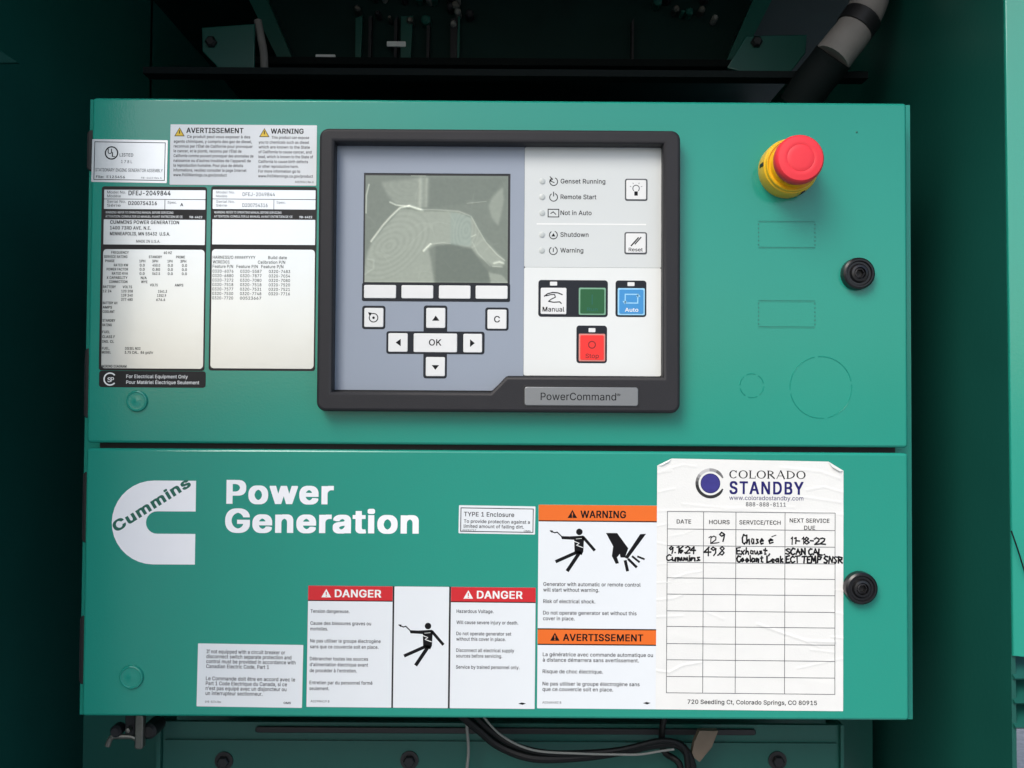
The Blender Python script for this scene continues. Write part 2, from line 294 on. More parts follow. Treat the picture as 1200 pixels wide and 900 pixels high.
'T':[453,[260,0,260,448,420,448,420,509,30,509,30,448,190,448,190,0]],
'U':[521,[460,509,390,509,389,168,386,146,378,125,356,93,328,71,296,60,260,56,222,60,182,75,156,99,136,130,130,153,127,177,127,509,57,509,57,156,60,138,71,100,82,79,100,55,140,22,174,5,206,-3,266,-8,320,-2,344,5,378,22,410,48,436,79,446,100,457,133,460,155]],
'V':[484,[14,509,13,505,19,488,200,1,202,0,280,0,463,496,466,509,392,509,391,508,265,142,242,67,199,200,88,508,86,509]],
'W':[690,[673,509,600,509,599,507,502,127,492,79,471,177,384,507,382,509,304,509,207,145,192,79,174,171,86,507,84,509,14,509,13,504,152,0,232,0,234,2,333,369,344,419,361,331,451,2,452,0,532,0]],
'X':[478,[16,0,94,0,220,181,238,211,268,159,380,0,459,0,459,4,455,10,280,262,447,502,448,509,372,509,256,343,238,309,204,367,106,509,26,509,26,505,30,499,196,260,17,7]],
'Y':[476,[200,0,271,0,271,207,455,500,458,505,458,509,378,509,376,507,274,341,242,284,236,269,211,320,96,507,94,509,13,509,16,500,200,207]],
'Z':[442,[38,509,38,448,317,450,39,50,39,0,402,0,402,61,119,58,148,96,400,458,400,509]],
'[':[277,[238,-95,238,-40,163,-39,163,483,238,483,239,538,98,539,98,-95]],
']':[277,[34,-95,175,-95,174,539,34,538,34,483,110,483,110,-39,34,-40]],
'a':[393,[340,0,340,256,334,300,322,329,296,356,272,371,230,383,182,385,142,380,110,369,82,352,61,333,49,317,38,293,38,289,96,272,102,272,116,293,140,314,172,325,196,328,218,326,242,318,257,304,268,286,272,252,270,246,262,237,242,230,140,217,96,205,62,187,41,164,35,153,28,127,28,88,34,65,48,39,70,17,90,5,122,-5,168,-9,200,-5,230,6,252,22,274,50,274,0],[273,186,271,124,257,91,236,69,220,60,192,51,170,49,132,56,116,64,104,77,96,95,95,107,97,120,103,133,120,149,146,160,246,177]],
'b':[428,[50,509,50,0,114,0,116,58,135,30,146,20,164,7,194,-5,236,-8,278,-2,308,10,344,40,368,73,386,123,392,156,392,223,382,272,367,305,343,339,308,367,266,382,258,383,216,385,174,376,148,360,118,323,117,509],[218,51,198,53,176,61,158,73,143,89,131,110,123,133,116,191,123,247,130,267,143,289,160,307,178,318,196,324,220,327,242,324,264,317,280,307,298,288,310,267,318,244,325,188,318,135,310,112,298,91,278,70,264,61,242,53]],
'c':[400,[308,357,258,379,214,385,166,382,134,372,104,354,76,328,55,296,42,267,34,234,32,211,31,179,33,152,42,110,59,73,76,49,104,23,136,5,166,-5,198,-8,214,-8,264,-1,308,20,345,57,358,79,366,101,366,105,308,120,302,120,287,90,264,66,232,53,208,50,184,53,154,64,134,83,117,107,108,131,101,161,99,200,102,224,111,256,122,279,133,293,156,314,192,326,228,325,250,318,277,299,289,284,300,260,308,260,364,275,365,279,344,322]],
'd':[428,[374,509,308,509,308,322,278,359,250,376,208,385,194,385,158,382,118,367,81,338,57,305,42,269,32,222,32,156,38,123,56,75,66,60,86,34,118,10,148,-2,188,-8,230,-5,262,7,278,20,290,30,310,58,310,0,375,0],[208,51,182,53,160,61,144,71,127,91,114,114,106,135,99,188,106,244,114,265,127,288,144,307,160,317,182,324,204,327,228,324,248,318,262,308,281,289,294,267,302,246,309,191,302,134,294,112,281,89,264,71,248,61,226,53]],
'e':[408,[232,384,188,385,154,379,122,366,96,349,71,322,51,290,39,256,32,220,31,168,37,129,48,95,65,63,92,34,114,16,146,1,180,-7,218,-8,264,-2,314,19,349,52,368,90,368,94,366,95,310,108,304,108,291,87,270,66,252,57,222,51,190,53,162,61,142,73,126,89,112,111,105,131,100,157,100,168,374,168,374,215,371,246,360,284,344,317,318,346,298,362,270,375],[101,224,101,234,109,261,122,284,148,311,176,323,204,327,234,323,264,308,288,280,302,245,304,231,304,223]],
'f':[258,[78,0,145,0,145,324,231,325,230,380,145,381,145,419,148,440,156,455,174,466,204,469,230,464,246,515,246,520,240,523,194,530,182,530,138,521,114,509,89,481,81,462,78,437,78,381,3,380,4,324,78,324]],
'g':[429,[374,380,310,380,310,322,278,359,246,379,202,385,168,384,138,376,108,362,74,330,57,306,43,273,31,211,36,133,43,111,58,79,70,61,94,37,120,21,152,9,178,5,224,6,250,13,270,24,292,43,308,65,308,-5,304,-34,293,-56,264,-80,246,-87,218,-92,168,-87,132,-68,104,-37,98,-37,50,-64,48,-69,71,-101,108,-129,156,-145,200,-150,264,-144,312,-126,350,-94,363,-73,370,-54,375,-12],[206,327,228,324,248,318,264,308,282,289,295,267,302,247,309,192,302,139,295,119,284,101,264,80,248,71,228,64,202,63,182,64,160,71,142,83,127,99,115,118,106,140,99,195,106,245,114,266,127,288,144,307,160,318,182,324]],
'h':[414,[50,509,50,0,117,0,117,230,120,255,129,281,141,297,150,306,166,316,192,324,218,326,244,320,267,304,284,281,293,246,293,0,360,0,359,267,348,315,335,338,316,357,292,373,260,383,212,385,184,380,156,368,132,348,118,327,117,509]],
'i':[171,[50,0,117,0,116,380,50,380],[41,500,38,486,41,464,54,449,64,443,78,440,104,443,114,449,126,464,129,478,126,500,114,514,104,521,90,524,64,521,54,514]],
'j':[171,[116,380,50,380,49,-39,43,-60,30,-74,12,-81,-13,-83,-12,-142,40,-138,62,-131,78,-122,101,-96,115,-55],[126,500,114,514,104,521,88,524,64,521,52,514,41,500,38,486,41,464,52,449,64,443,78,440,104,443,114,449,126,464,129,478]],
'k':[385,[50,509,50,0,117,0,117,139,154,173,292,0,374,0,375,4,206,216,363,376,363,380,282,380,118,214,117,509]],
'l':[193,[50,509,51,64,62,32,78,14,98,3,132,-2,184,3,184,8,173,57,142,56,132,59,122,68,118,83,117,509]],
'm':[614,[560,0,560,270,554,307,546,323,536,342,512,366,480,382,470,384,450,387,402,384,372,374,346,356,322,329,318,319,302,349,282,369,252,384,202,387,168,377,140,358,118,331,116,323,114,380,50,380,50,0,117,0,117,241,120,264,132,292,152,313,176,323,200,327,220,325,244,315,263,293,270,273,272,0,338,0,338,249,341,268,351,293,370,313,392,323,418,327,438,325,464,315,481,298,490,275,493,254,493,0]],
'n':[414,[360,0,359,267,347,315,335,338,316,357,292,373,260,383,212,385,184,380,156,368,132,348,116,324,114,380,50,380,50,0,117,0,117,230,120,255,129,281,141,297,150,306,166,316,192,324,218,326,244,320,267,304,284,281,293,246,293,0]],
'o':[419,[166,-5,198,-8,248,-5,282,6,312,23,339,49,357,73,372,107,381,143,384,179,381,234,372,270,357,304,339,328,312,354,282,372,250,382,216,385,166,382,134,372,104,354,76,328,59,304,43,270,34,234,31,196,34,143,43,107,59,73,76,49,104,23,136,5],[202,326,248,319,268,308,286,289,297,272,308,246,313,224,316,191,313,152,308,131,298,107,286,88,268,69,248,58,212,51,202,51,168,58,148,69,129,88,117,107,107,134,102,152,99,184,102,224,106,239,117,270,129,289,148,308,166,318]],
'p':[428,[50,-142,117,-141,118,56,148,18,174,1,208,-7,256,-7,288,1,324,21,355,53,373,83,385,119,392,156,392,223,385,259,373,295,355,325,330,350,298,372,268,382,248,385,186,381,150,362,116,321,114,380,50,380],[218,51,198,53,176,61,158,73,143,89,131,110,123,133,116,191,123,247,130,267,143,289,160,307,178,318,196,324,220,327,242,324,264,317,280,307,298,288,310,267,318,244,325,188,318,135,310,112,298,91,278,70,264,61,242,53]],
'q':[428,[374,-142,375,380,310,380,310,321,274,362,238,381,178,385,158,382,128,372,94,350,69,325,51,293,39,259,32,223,32,156,39,119,51,85,69,53,102,21,136,1,168,-7,216,-7,250,1,276,18,308,57,308,-141],[208,51,182,53,160,61,144,71,127,91,114,114,106,135,99,188,106,244,114,265,127,288,144,307,160,317,182,324,204,327,228,324,248,318,262,308,281,289,294,267,302,246,309,191,302,134,294,112,281,89,264,71,248,61,226,53]],
'r':[263,[50,0,117,0,117,243,125,273,146,301,172,317,202,323,246,319,246,385,192,385,162,376,130,351,116,327,114,380,50,380]],
's':[369,[242,379,202,385,184,385,152,383,124,377,104,368,80,352,58,327,48,307,44,286,45,252,51,233,62,215,68,208,92,190,130,173,220,151,236,144,246,139,258,127,264,112,265,100,259,84,240,64,222,56,198,50,174,50,150,54,128,64,108,82,96,110,84,109,34,97,33,92,39,70,50,49,60,36,80,18,124,-2,188,-8,238,-2,264,6,286,19,309,39,320,53,330,77,334,96,333,128,324,153,311,171,296,186,254,205,146,234,128,244,115,259,112,281,119,300,146,321,172,329,204,328,230,320,253,298,266,275,272,275,326,288,327,292,310,330,280,360]],
't':[231,[214,1,216,7,204,58,172,54,152,57,138,66,130,84,129,324,206,324,207,380,130,380,129,471,62,471,62,381,4,380,3,325,62,324,62,89,66,60,82,29,112,6,152,-4]],
'u':[414,[50,380,50,124,59,75,74,45,104,15,128,4,140,0,188,-5,236,4,266,22,289,46,294,57,296,0,360,0,360,380,293,380,293,146,284,109,271,86,252,68,230,59,200,54,174,58,154,66,130,92,120,117,117,142,117,380]],
'v':[393,[14,380,18,365,159,1,160,0,228,0,372,370,374,380,302,380,301,379,218,150,194,72,171,150,88,379,86,380]],
'w':[571,[548,380,477,380,396,82,377,171,320,378,318,380,250,380,170,81,149,171,91,378,90,380,20,380,20,375,135,0,202,0,260,201,284,295,314,175,364,2,366,0,432,0,541,352]],
'x':[383,[18,0,94,0,164,104,190,148,215,104,284,0,361,0,359,7,229,192,355,376,354,380,280,380,217,287,190,240,102,380,26,380,26,376,149,198,150,194,22,10,18,4]],
'y':[393,[44,-138,82,-144,132,-139,166,-120,191,-91,208,-56,372,370,374,380,302,380,301,379,218,150,194,72,171,150,88,379,86,380,14,380,16,370,159,2,142,-47,120,-76,98,-84,58,-82,44,-132]],
'z':[384,[342,0,342,60,129,60,336,328,336,380,46,380,46,320,250,320,39,50,39,0]],
'®':[467,[45,395,34,360,30,323,34,273,45,238,64,204,83,181,118,151,150,133,188,121,224,117,276,121,312,133,346,151,368,170,399,204,418,238,429,273,433,310,429,360,418,395,399,429,380,452,346,482,312,500,276,512,238,516,188,512,150,500,118,482,94,462,64,429],[260,461,288,452,314,439,339,415,353,398,368,373,376,346,379,319,376,287,368,260,353,235,339,217,314,194,288,181,260,172,232,169,202,172,176,181,150,194,124,217,110,235,95,260,87,287,84,314,87,346,95,373,110,398,123,414,150,439,176,452,202,461,226,463],[158,410,158,225,206,224,206,284,238,286,270,224,322,224,322,229,319,235,286,294,303,312,312,329,314,362,307,382,290,398,262,409],[206,320,206,375,238,375,250,371,261,361,263,344,254,328,244,321]],
'É':[423,[378,0,378,61,128,61,128,227,358,228,358,288,128,288,128,448,374,448,375,509,58,509,57,0],[310,657,236,658,193,569,188,554,244,554,310,653]],
'à':[393,[340,0,340,256,334,300,322,329,296,356,272,371,230,383,182,385,142,380,110,369,82,352,61,333,49,317,38,293,38,289,96,272,102,272,116,293,140,314,172,325,196,328,218,326,242,318,257,304,268,286,272,252,270,246,262,237,242,230,140,217,96,205,62,187,41,164,35,153,28,127,28,88,34,65,48,39,70,17,90,5,122,-5,168,-9,200,-5,230,6,252,22,274,50,274,0],[273,186,271,124,257,91,236,69,220,60,192,51,170,49,132,56,116,64,104,77,96,95,95,107,97,120,103,133,120,149,146,160,246,177],[96,528,96,524,162,426,218,426,214,439,170,529]],
'è':[408,[232,384,188,385,154,379,122,366,96,349,71,322,51,290,39,256,32,220,31,168,37,129,48,95,65,63,92,34,114,16,146,1,180,-7,218,-8,264,-2,314,19,349,52,368,90,368,94,366,95,310,108,304,108,291,87,270,66,252,57,222,51,190,53,162,61,142,73,126,89,112,111,105,131,100,157,100,168,374,168,374,215,371,246,360,284,344,317,318,346,298,362,270,375],[101,224,101,234,109,261,122,284,148,311,176,323,204,327,234,323,264,308,288,280,302,245,304,231,304,223],[111,528,111,524,178,426,233,426,227,443,184,529]],
'é':[408,[232,384,188,385,154,379,122,366,96,349,71,322,51,290,39,256,32,220,31,168,37,129,48,95,65,63,92,34,114,16,146,1,180,-7,218,-8,264,-2,314,19,349,52,368,90,368,94,366,95,310,108,304,108,291,87,270,66,252,57,222,51,190,53,162,61,142,73,126,89,112,111,105,131,100,157,100,168,374,168,374,215,371,246,360,284,344,317,318,346,298,362,270,375],[101,224,101,234,109,261,122,284,148,311,176,323,204,327,234,323,264,308,288,280,302,245,304,231,304,223],[296,528,222,529,180,443,174,426,230,426,296,524]],
'ê':[408,[232,384,188,385,154,379,122,366,96,349,71,322,51,290,39,256,32,220,31,168,37,129,48,95,65,63,92,34,114,16,146,1,180,-7,218,-8,264,-2,314,19,349,52,368,90,368,94,366,95,310,108,304,108,291,87,270,66,252,57,222,51,190,53,162,61,142,73,126,89,112,111,105,131,100,157,100,168,374,168,374,215,371,246,360,284,344,317,318,346,298,362,270,375],[101,224,101,234,109,261,122,284,148,311,176,323,204,327,234,323,264,308,288,280,302,245,304,231,304,223],[316,432,316,439,236,529,172,529,92,439,92,432,158,432,204,487,250,432]],
'’':[181,[50,316,101,316,154,504,154,509,79,509,50,329]]},
{
' ':[199],
'!':[210,[151,23,154,37,154,58,151,72,143,84,128,96,112,99,84,99,70,96,58,88,45,72,41,57,41,38,44,26,53,11,70,-1,84,-4,112,-4,128,-1,143,11],[56,155,139,156,142,509,52,509]],
'(':[287,[246,538,165,537,135,480,110,414,93,346,81,274,78,191,81,143,91,89,116,7,135,-37,166,-93,247,-93,247,-77,208,7,182,83,167,148,163,196,168,279,184,356,213,446,246,519]],
')':[287,[26,538,26,522,62,444,88,360,105,278,110,197,106,149,92,85,65,6,26,-77,26,-93,108,-93,150,-10,168,35,182,88,193,155,195,191,193,259,178,360,148,457,109,537]],
'+':[467,[50,234,50,167,187,166,188,33,266,33,266,167,402,167,402,235,266,235,266,368,187,368,186,235]],
',':[202,[28,-115,95,-115,148,67,148,84,57,84,28,-91]],
'-':[467,[348,183,348,252,103,252,104,182]],
'.':[202,[149,73,136,88,122,97,108,100,82,100,66,96,54,88,42,73,39,58,39,37,42,23,50,11,66,-1,82,-4,108,-4,124,-1,136,7,149,23,152,37,152,58]],
'/':[263,[4,-74,82,-74,83,-71,245,511,246,532,168,532,166,530,4,-53]],
'0':[467,[242,516,212,516,166,508,140,498,114,480,101,468,84,449,63,411,49,370,39,308,37,237,40,188,49,138,64,94,84,60,112,29,142,10,176,-2,212,-7,242,-7,278,-2,314,11,342,29,350,37,370,60,390,95,404,138,414,200,416,271,413,320,404,370,388,416,363,456,342,479,316,496,278,511],[222,444,242,442,266,432,288,414,302,393,316,365,325,332,332,261,325,177,316,144,302,115,288,95,266,77,242,67,228,65,210,67,188,77,165,96,151,115,138,144,128,177,121,247,128,332,138,365,149,389,166,414,188,432,210,442]],
'1':[467,[402,0,402,69,287,69,287,509,186,509,75,429,75,348,98,347,201,418,201,69,66,69,65,0]],
'2':[467,[54,0,400,0,400,71,177,71,333,233,368,281,385,317,391,339,392,387,381,431,367,455,346,477,306,502,280,511,250,515,190,514,160,508,132,496,110,483,87,461,69,434,59,404,55,370,56,351,138,351,145,390,162,417,194,439,222,444,252,440,282,423,288,416,304,391,308,365,300,332,271,288,53,62]],
'3':[467,[60,509,60,438,266,438,146,306,146,241,204,239,236,236,270,223,295,203,311,179,317,151,314,127,301,102,282,83,252,70,224,65,200,66,184,71,170,76,148,89,128,114,120,143,34,143,33,126,37,101,49,71,63,51,92,25,112,14,138,3,170,-4,232,-7,284,0,338,22,377,58,392,83,398,99,404,138,404,159,398,196,382,231,367,250,330,278,288,293,247,297,383,446,383,509]],
'4':[467,[322,509,235,508,29,169,30,102,270,102,272,0,354,0,354,101,424,102,424,173,354,174,354,323,271,323,270,174,130,175,321,491]],
'5':[467,[376,509,85,509,56,264,56,246,114,239,140,239,162,254,196,266,218,268,238,265,264,254,289,233,304,213,314,179,315,153,303,116,276,84,234,66,212,65,174,80,146,106,138,120,132,142,50,142,49,123,52,102,62,73,77,51,100,29,126,13,150,2,184,-5,238,-7,270,-4,300,6,330,20,363,50,386,84,396,113,402,144,400,201,390,240,371,275,355,291,338,308,308,326,268,337,196,337,164,330,149,322,162,438,376,438]],
'6':[467,[332,509,242,509,239,507,99,305,73,257,57,210,53,177,54,131,55,121,66,87,85,54,116,24,142,9,170,-1,212,-7,240,-7,292,1,320,16,338,25,363,48,380,72,397,119,400,157,400,181,397,195,389,230,365,270,328,302,280,317,209,318,333,493],[224,64,196,70,162,95,143,126,137,161,143,195,162,225,196,250,230,255,256,250,290,225,309,195,315,159,309,126,289,94,256,70]],
'7':[467,[86,0,177,1,402,435,402,509,51,509,52,438,304,438,86,16]],
'8':[467,[276,512,240,516,212,516,178,512,128,494,88,463,70,435,62,412,59,364,68,322,90,288,98,281,123,265,102,257,69,227,48,191,41,149,44,101,53,75,69,52,90,32,114,16,148,2,184,-5,242,-7,276,-4,308,3,338,16,360,30,386,55,400,77,409,102,412,149,404,191,384,227,350,257,329,265,338,269,362,288,384,322,393,364,390,412,381,437,356,470,326,493],[324,139,318,114,294,86,262,69,226,64,190,69,158,86,134,114,128,146,134,172,160,203,192,221,230,226,260,221,292,203,318,172],[302,398,306,369,301,346,280,318,252,302,230,299,200,302,172,318,150,346,145,372,150,398,172,425,198,440,222,444,254,440,282,425]],
'9':[467,[120,0,210,0,213,2,354,204,380,253,396,299,400,332,397,387,388,417,371,447,367,454,336,485,310,500,272,513,212,516,160,507,126,491,114,484,90,461,68,428,59,405,55,391,54,318,63,278,87,240,126,207,158,196,174,191,243,190,119,16],[224,444,256,438,289,414,309,382,315,348,309,314,289,282,256,259,228,253,196,259,163,284,144,314,138,344,144,383,163,414,196,438]],
':':[202,[149,73,136,88,122,97,108,100,82,100,66,96,54,88,42,73,39,58,39,37,42,23,50,11,66,-1,82,-4,108,-4,124,-1,136,7,149,23,152,37,152,58],[149,340,141,351,124,364,108,366,82,366,66,364,54,356,42,340,39,324,39,304,42,289,50,278,66,266,82,263,108,263,124,266,136,273,149,289,152,304,152,324]],
'A':[494,[190,509,8,25,5,16,5,0,97,1,146,138,334,138,383,1,474,0,474,16,471,25,288,508],[122,153,121,192,136,193],[358,153,354,156,342,193,359,192],[238,406,306,208,170,209]],
'B':[470,[50,509,49,0,264,0,304,3,346,14,374,27,398,47,411,64,424,96,429,121,427,176,417,206,403,228,380,250,356,263,342,266,368,277,378,287,389,297,403,320,409,352,409,375,405,414,392,445,366,473,340,492,306,503,268,508],[136,223,242,224,262,222,304,206,331,179,343,151,343,131,331,106,310,86,282,76,262,72,136,71],[136,292,136,438,232,438,262,434,288,426,313,403,323,377,323,357,313,333,286,307,266,298,242,293]],
'C':[524,[384,491,354,503,330,510,284,516,252,516,208,511,166,498,126,476,91,445,66,411,48,372,33,318,29,268,33,190,45,144,66,97,91,64,126,32,166,11,208,-2,252,-7,310,-5,352,5,384,18,414,37,426,48,441,63,455,82,471,113,484,154,484,171,398,171,385,138,371,118,360,105,338,87,304,74,276,68,254,68,226,75,194,89,174,106,156,125,148,134,131,166,120,202,115,243,117,292,128,333,142,364,166,396,206,426,244,438,268,440,314,432,350,413,370,391,383,376,398,337,484,338,484,354,475,386,459,421,441,445,414,472]],
'D':[516,[50,0,236,0,286,4,304,8,346,22,388,47,413,70,428,89,457,144,469,191,472,285,462,350,445,393,422,430,388,462,348,487,306,501,274,507,49,509],[136,71,136,437,240,436,274,429,308,416,324,405,350,380,368,350,381,312,387,271,384,215,374,173,365,153,332,111,296,88,248,74,210,71]],
'E':[433,[386,0,386,71,136,71,136,222,366,223,366,293,136,293,136,438,382,438,383,509,50,509,49,0]],
'F':[424,[50,0,136,0,136,214,357,215,356,285,136,286,136,438,380,438,380,509,49,509]],
'G':[534,[348,505,316,513,250,516,206,511,164,498,124,476,90,445,66,411,46,367,33,318,29,268,33,190,45,144,66,97,90,65,126,32,164,11,208,-2,254,-7,284,-7,324,-3,376,13,418,38,447,66,468,99,480,130,489,177,488,264,272,264,272,193,402,192,399,170,386,136,366,109,326,80,284,69,244,70,224,76,194,89,160,120,136,156,126,182,116,229,116,279,122,314,129,335,136,353,159,389,184,413,212,429,242,438,268,441,302,435,332,424,361,400,379,377,398,338,485,339,485,355,476,388,460,419,442,445,414,470,392,486]],
'H':[531,[50,0,136,0,136,225,380,225,381,0,468,0,468,509,381,509,380,296,136,296,136,509,49,509]],
'I':[314,[20,0,280,0,280,71,194,71,194,438,280,438,280,509,20,509,20,438,107,438,107,71,20,71]],
'J':[410,[346,509,261,509,260,143,255,116,238,89,218,73,194,65,176,65,154,72,126,95,115,116,109,143,108,183,22,183,23,122,28,92,38,66,55,41,74,22,100,9,140,-4,170,-7,200,-7,244,-1,268,8,292,21,325,55,341,92,347,137]],
'K':[481,[460,0,460,16,260,286,459,493,459,509,354,509,168,316,136,277,136,509,50,509,49,0,136,0,136,162,196,224,362,0]],
'L':[407,[50,509,49,0,372,0,372,71,136,71,136,509]],
'M':[642,[578,509,464,508,333,175,314,119,287,202,164,508,50,509,49,0,133,0,132,359,155,293,276,0,354,1,478,310,494,358,493,0,578,0]],
'N':[537,[474,0,474,509,388,509,388,135,368,172,149,507,146,509,50,509,49,0,136,0,136,317,134,376,163,326,374,2,376,0]],
'O':[547,[368,498,326,511,282,516,252,516,208,511,166,498,126,476,92,445,67,411,46,367,33,318,29,268,33,190,45,144,67,97,92,64,126,32,166,11,208,-2,252,-7,282,-7,326,-2,368,11,408,32,442,64,467,97,488,141,500,190,504,240,500,318,489,364,467,411,442,445,408,476],[262,441,290,439,320,429,348,414,374,389,392,365,407,331,416,292,418,268,415,211,408,181,392,144,374,120,348,95,320,80,290,70,272,68,244,70,214,80,186,95,159,121,142,144,128,175,118,216,115,246,118,292,126,327,142,364,160,389,186,413,214,429,244,439]],
'P':[459,[50,0,136,0,136,180,252,180,288,183,328,194,354,207,372,221,401,256,417,304,418,376,405,423,390,449,374,466,344,488,312,500,276,507,49,509],[136,250,136,438,234,438,252,436,292,422,310,407,320,393,332,358,332,331,319,294,296,270,274,258,242,251]],
'Q':[547,[478,-47,479,-31,421,44,442,64,467,97,488,141,500,190,504,240,500,318,488,367,467,411,442,445,408,476,368,498,326,511,282,516,252,516,208,511,166,498,126,476,92,445,67,411,46,367,33,318,29,268,33,190,46,141,67,97,92,64,126,32,166,11,208,-2,252,-7,282,-7,320,-3,350,5,390,-47],[262,441,290,439,320,429,348,414,374,389,392,365,407,331,416,292,418,268,416,216,408,181,392,144,368,113,324,170,234,169,234,154,297,73,290,70,272,68,244,70,214,80,186,95,159,121,142,144,128,175,118,216,115,246,118,292,126,327,142,364,160,389,186,413,214,429,244,439]],
'R':[463,[50,509,49,0,136,0,136,191,234,193,342,0,438,0,439,16,437,20,332,205,368,226,396,254,416,299,420,370,410,418,396,445,378,463,354,484,308,502,278,507],[136,438,244,437,262,434,288,427,306,414,325,387,333,364,333,341,329,321,317,298,298,280,270,269,234,263,136,263]],
'S':[461,[276,513,210,516,178,513,136,502,98,483,74,462,54,434,44,407,41,357,45,330,54,306,72,285,104,259,152,239,268,206,308,185,327,166,334,147,334,137,325,114,304,90,272,73,240,65,210,65,170,75,146,90,124,116,114,148,28,148,27,130,32,101,43,74,59,50,80,30,94,21,108,13,140,0,180,-7,242,-9,278,-6,314,2,344,16,368,31,393,55,407,78,416,104,419,130,416,182,410,199,396,221,368,247,316,273,174,317,152,330,132,351,127,366,127,377,131,391,141,408,160,426,178,434,214,443,248,442,276,433,288,426,315,400,326,366,412,367,412,384,408,410,398,436,384,455,360,479,338,493,304,506]],
'T':[463,[268,0,268,438,428,438,428,509,22,509,22,438,182,438,182,0]],
'U':[531,[468,509,382,509,381,176,378,155,369,131,342,97,318,80,288,70,262,67,230,70,190,85,164,108,143,142,135,185,135,509,49,509,49,153,61,103,74,77,92,54,132,21,166,5,198,-3,244,-8,274,-8,328,-2,352,5,386,21,418,47,444,77,454,97,465,130,468,152]],
'V':[494,[5,509,7,487,192,1,288,0,471,484,474,493,474,509,383,508,240,103,207,207,96,508]],
'W':[700,[681,509,592,509,591,507,492,126,479,185,390,509,295,509,192,127,179,191,94,507,92,509,6,509,5,492,144,0,241,0,344,370,353,323,444,0,540,0,681,492]],
'X':[488,[8,0,102,0,238,193,264,150,372,0,467,0,467,16,292,262,457,493,456,509,364,509,252,352,238,328,212,370,114,509,18,509,18,493,184,260,7,16]],
'Y':[486,[192,0,279,0,279,202,466,493,466,509,370,509,278,364,236,291,219,324,102,509,5,509,5,493,192,202]],
'Z':[452,[30,509,30,438,300,440,31,61,31,0,410,0,410,71,137,69,408,447,408,509]],
'a':[403,[348,0,348,262,342,305,330,333,304,360,280,374,238,386,174,388,134,383,102,372,74,356,53,337,41,321,30,298,30,282,88,266,110,266,124,286,146,305,176,317,202,320,234,310,249,297,260,280,263,254,254,243,234,237,132,224,92,213,54,194,33,172,27,161,20,136,20,86,26,64,40,38,62,16,80,6,120,-6,146,-9,176,-9,208,-5,238,6,266,27,266,0],[264,175,263,132,256,113,247,97,228,80,214,71,176,60,144,65,124,75,108,94,104,104,106,121,111,130,128,145,154,156]],
'b':[438,[42,509,42,0,122,0,124,35,134,23,156,7,192,-6,244,-8,286,-2,316,10,352,39,376,71,394,120,400,153,400,229,390,278,375,310,351,343,336,355,316,370,274,385,208,388,168,380,140,364,126,347,125,509],[228,62,206,63,186,70,166,83,151,98,139,119,131,142,125,188,131,241,138,261,151,283,168,300,184,310,204,317,218,319,234,317,256,309,272,300,290,282,302,261,310,238,316,194,310,144,302,121,290,100,270,80,256,71]],
'c':[410,[316,361,266,382,222,388,158,385,126,375,96,358,68,332,51,309,35,276,26,240,23,203,26,140,35,104,51,71,68,48,96,22,128,5,158,-5,222,-8,268,-2,316,19,355,59,372,93,374,114,316,129,294,129,279,99,256,77,228,64,208,61,196,62,164,74,142,93,126,114,116,140,109,169,109,213,119,251,130,273,141,286,164,306,196,318,220,318,242,311,269,292,281,278,292,254,316,254,372,269,373,285,352,326]],
'd':[438,[382,509,300,509,300,347,286,363,256,380,216,388,150,385,112,371,102,365,73,342,49,310,34,275,24,228,24,153,30,120,48,73,58,59,78,33,110,10,140,-2,180,-8,232,-6,270,7,292,23,302,35,302,0,383,0],[212,62,190,63,168,71,152,81,135,100,122,123,114,144,108,188,114,238,122,259,135,282,152,300,168,309,190,317,204,319,220,317,240,310,254,301,273,283,286,261,294,240,300,194,294,143,286,121,273,98,256,81,240,71]],
'e':[418,[146,382,114,369,88,353,78,343,63,326,44,297,34,271,24,226,23,164,29,127,40,93,57,62,84,33,106,16,138,1,172,-7,188,-8,226,-8,278,-1,322,18,357,51,376,88,376,103,318,117,296,117,283,96,262,77,252,71,244,67,220,62,190,64,170,71,152,81,134,98,120,120,113,140,109,163,382,164,380,244,368,289,352,321,335,341,306,366,284,375,240,387,180,388],[110,230,117,255,128,275,156,303,184,316,204,319,226,316,256,301,280,274,295,234,294,230]],
'f':[268,[70,0,153,0,153,317,239,318,239,382,154,383,155,425,164,445,182,456,200,458,214,454,238,454,254,504,254,520,252,522,202,529,174,529,130,521,106,509,81,481,73,463,70,439,70,383,-5,382,-4,317,70,317]],
'g':[439,[382,383,302,383,302,345,286,363,254,382,210,388,160,387,130,379,100,366,66,334,49,311,34,275,23,218,23,193,28,130,39,99,50,77,62,60,86,36,110,21,140,10,170,5,232,6,256,12,278,23,300,41,300,6,296,-22,285,-43,278,-49,256,-67,242,-73,216,-78,176,-74,140,-55,112,-24,90,-24,42,-50,40,-67,63,-98,100,-126,148,-142,192,-146,222,-146,272,-141,320,-123,358,-92,371,-71,378,-53,383,-12],[206,319,240,310,256,301,274,283,287,261,294,241,300,191,294,148,287,127,276,110,256,90,240,81,220,75,198,74,168,81,150,93,135,108,123,127,114,149,108,197,114,239,122,260,135,282,152,300,168,310,190,317]],
'h':[424,[42,509,42,0,125,0,125,224,128,250,137,275,154,296,174,308,200,317,214,318,236,313,259,297,276,275,285,240,285,0,368,0,367,273,356,319,343,342,324,361,300,376,268,386,256,387,204,388,176,383,148,371,126,353,125,509]],
'i':[181,[42,0,125,0,124,383,42,382],[33,500,30,486,32,456,40,445,56,432,70,429,98,429,112,432,122,439,134,453,137,467,137,486,134,500,122,514,112,521,98,524,70,524,56,521,46,514]],
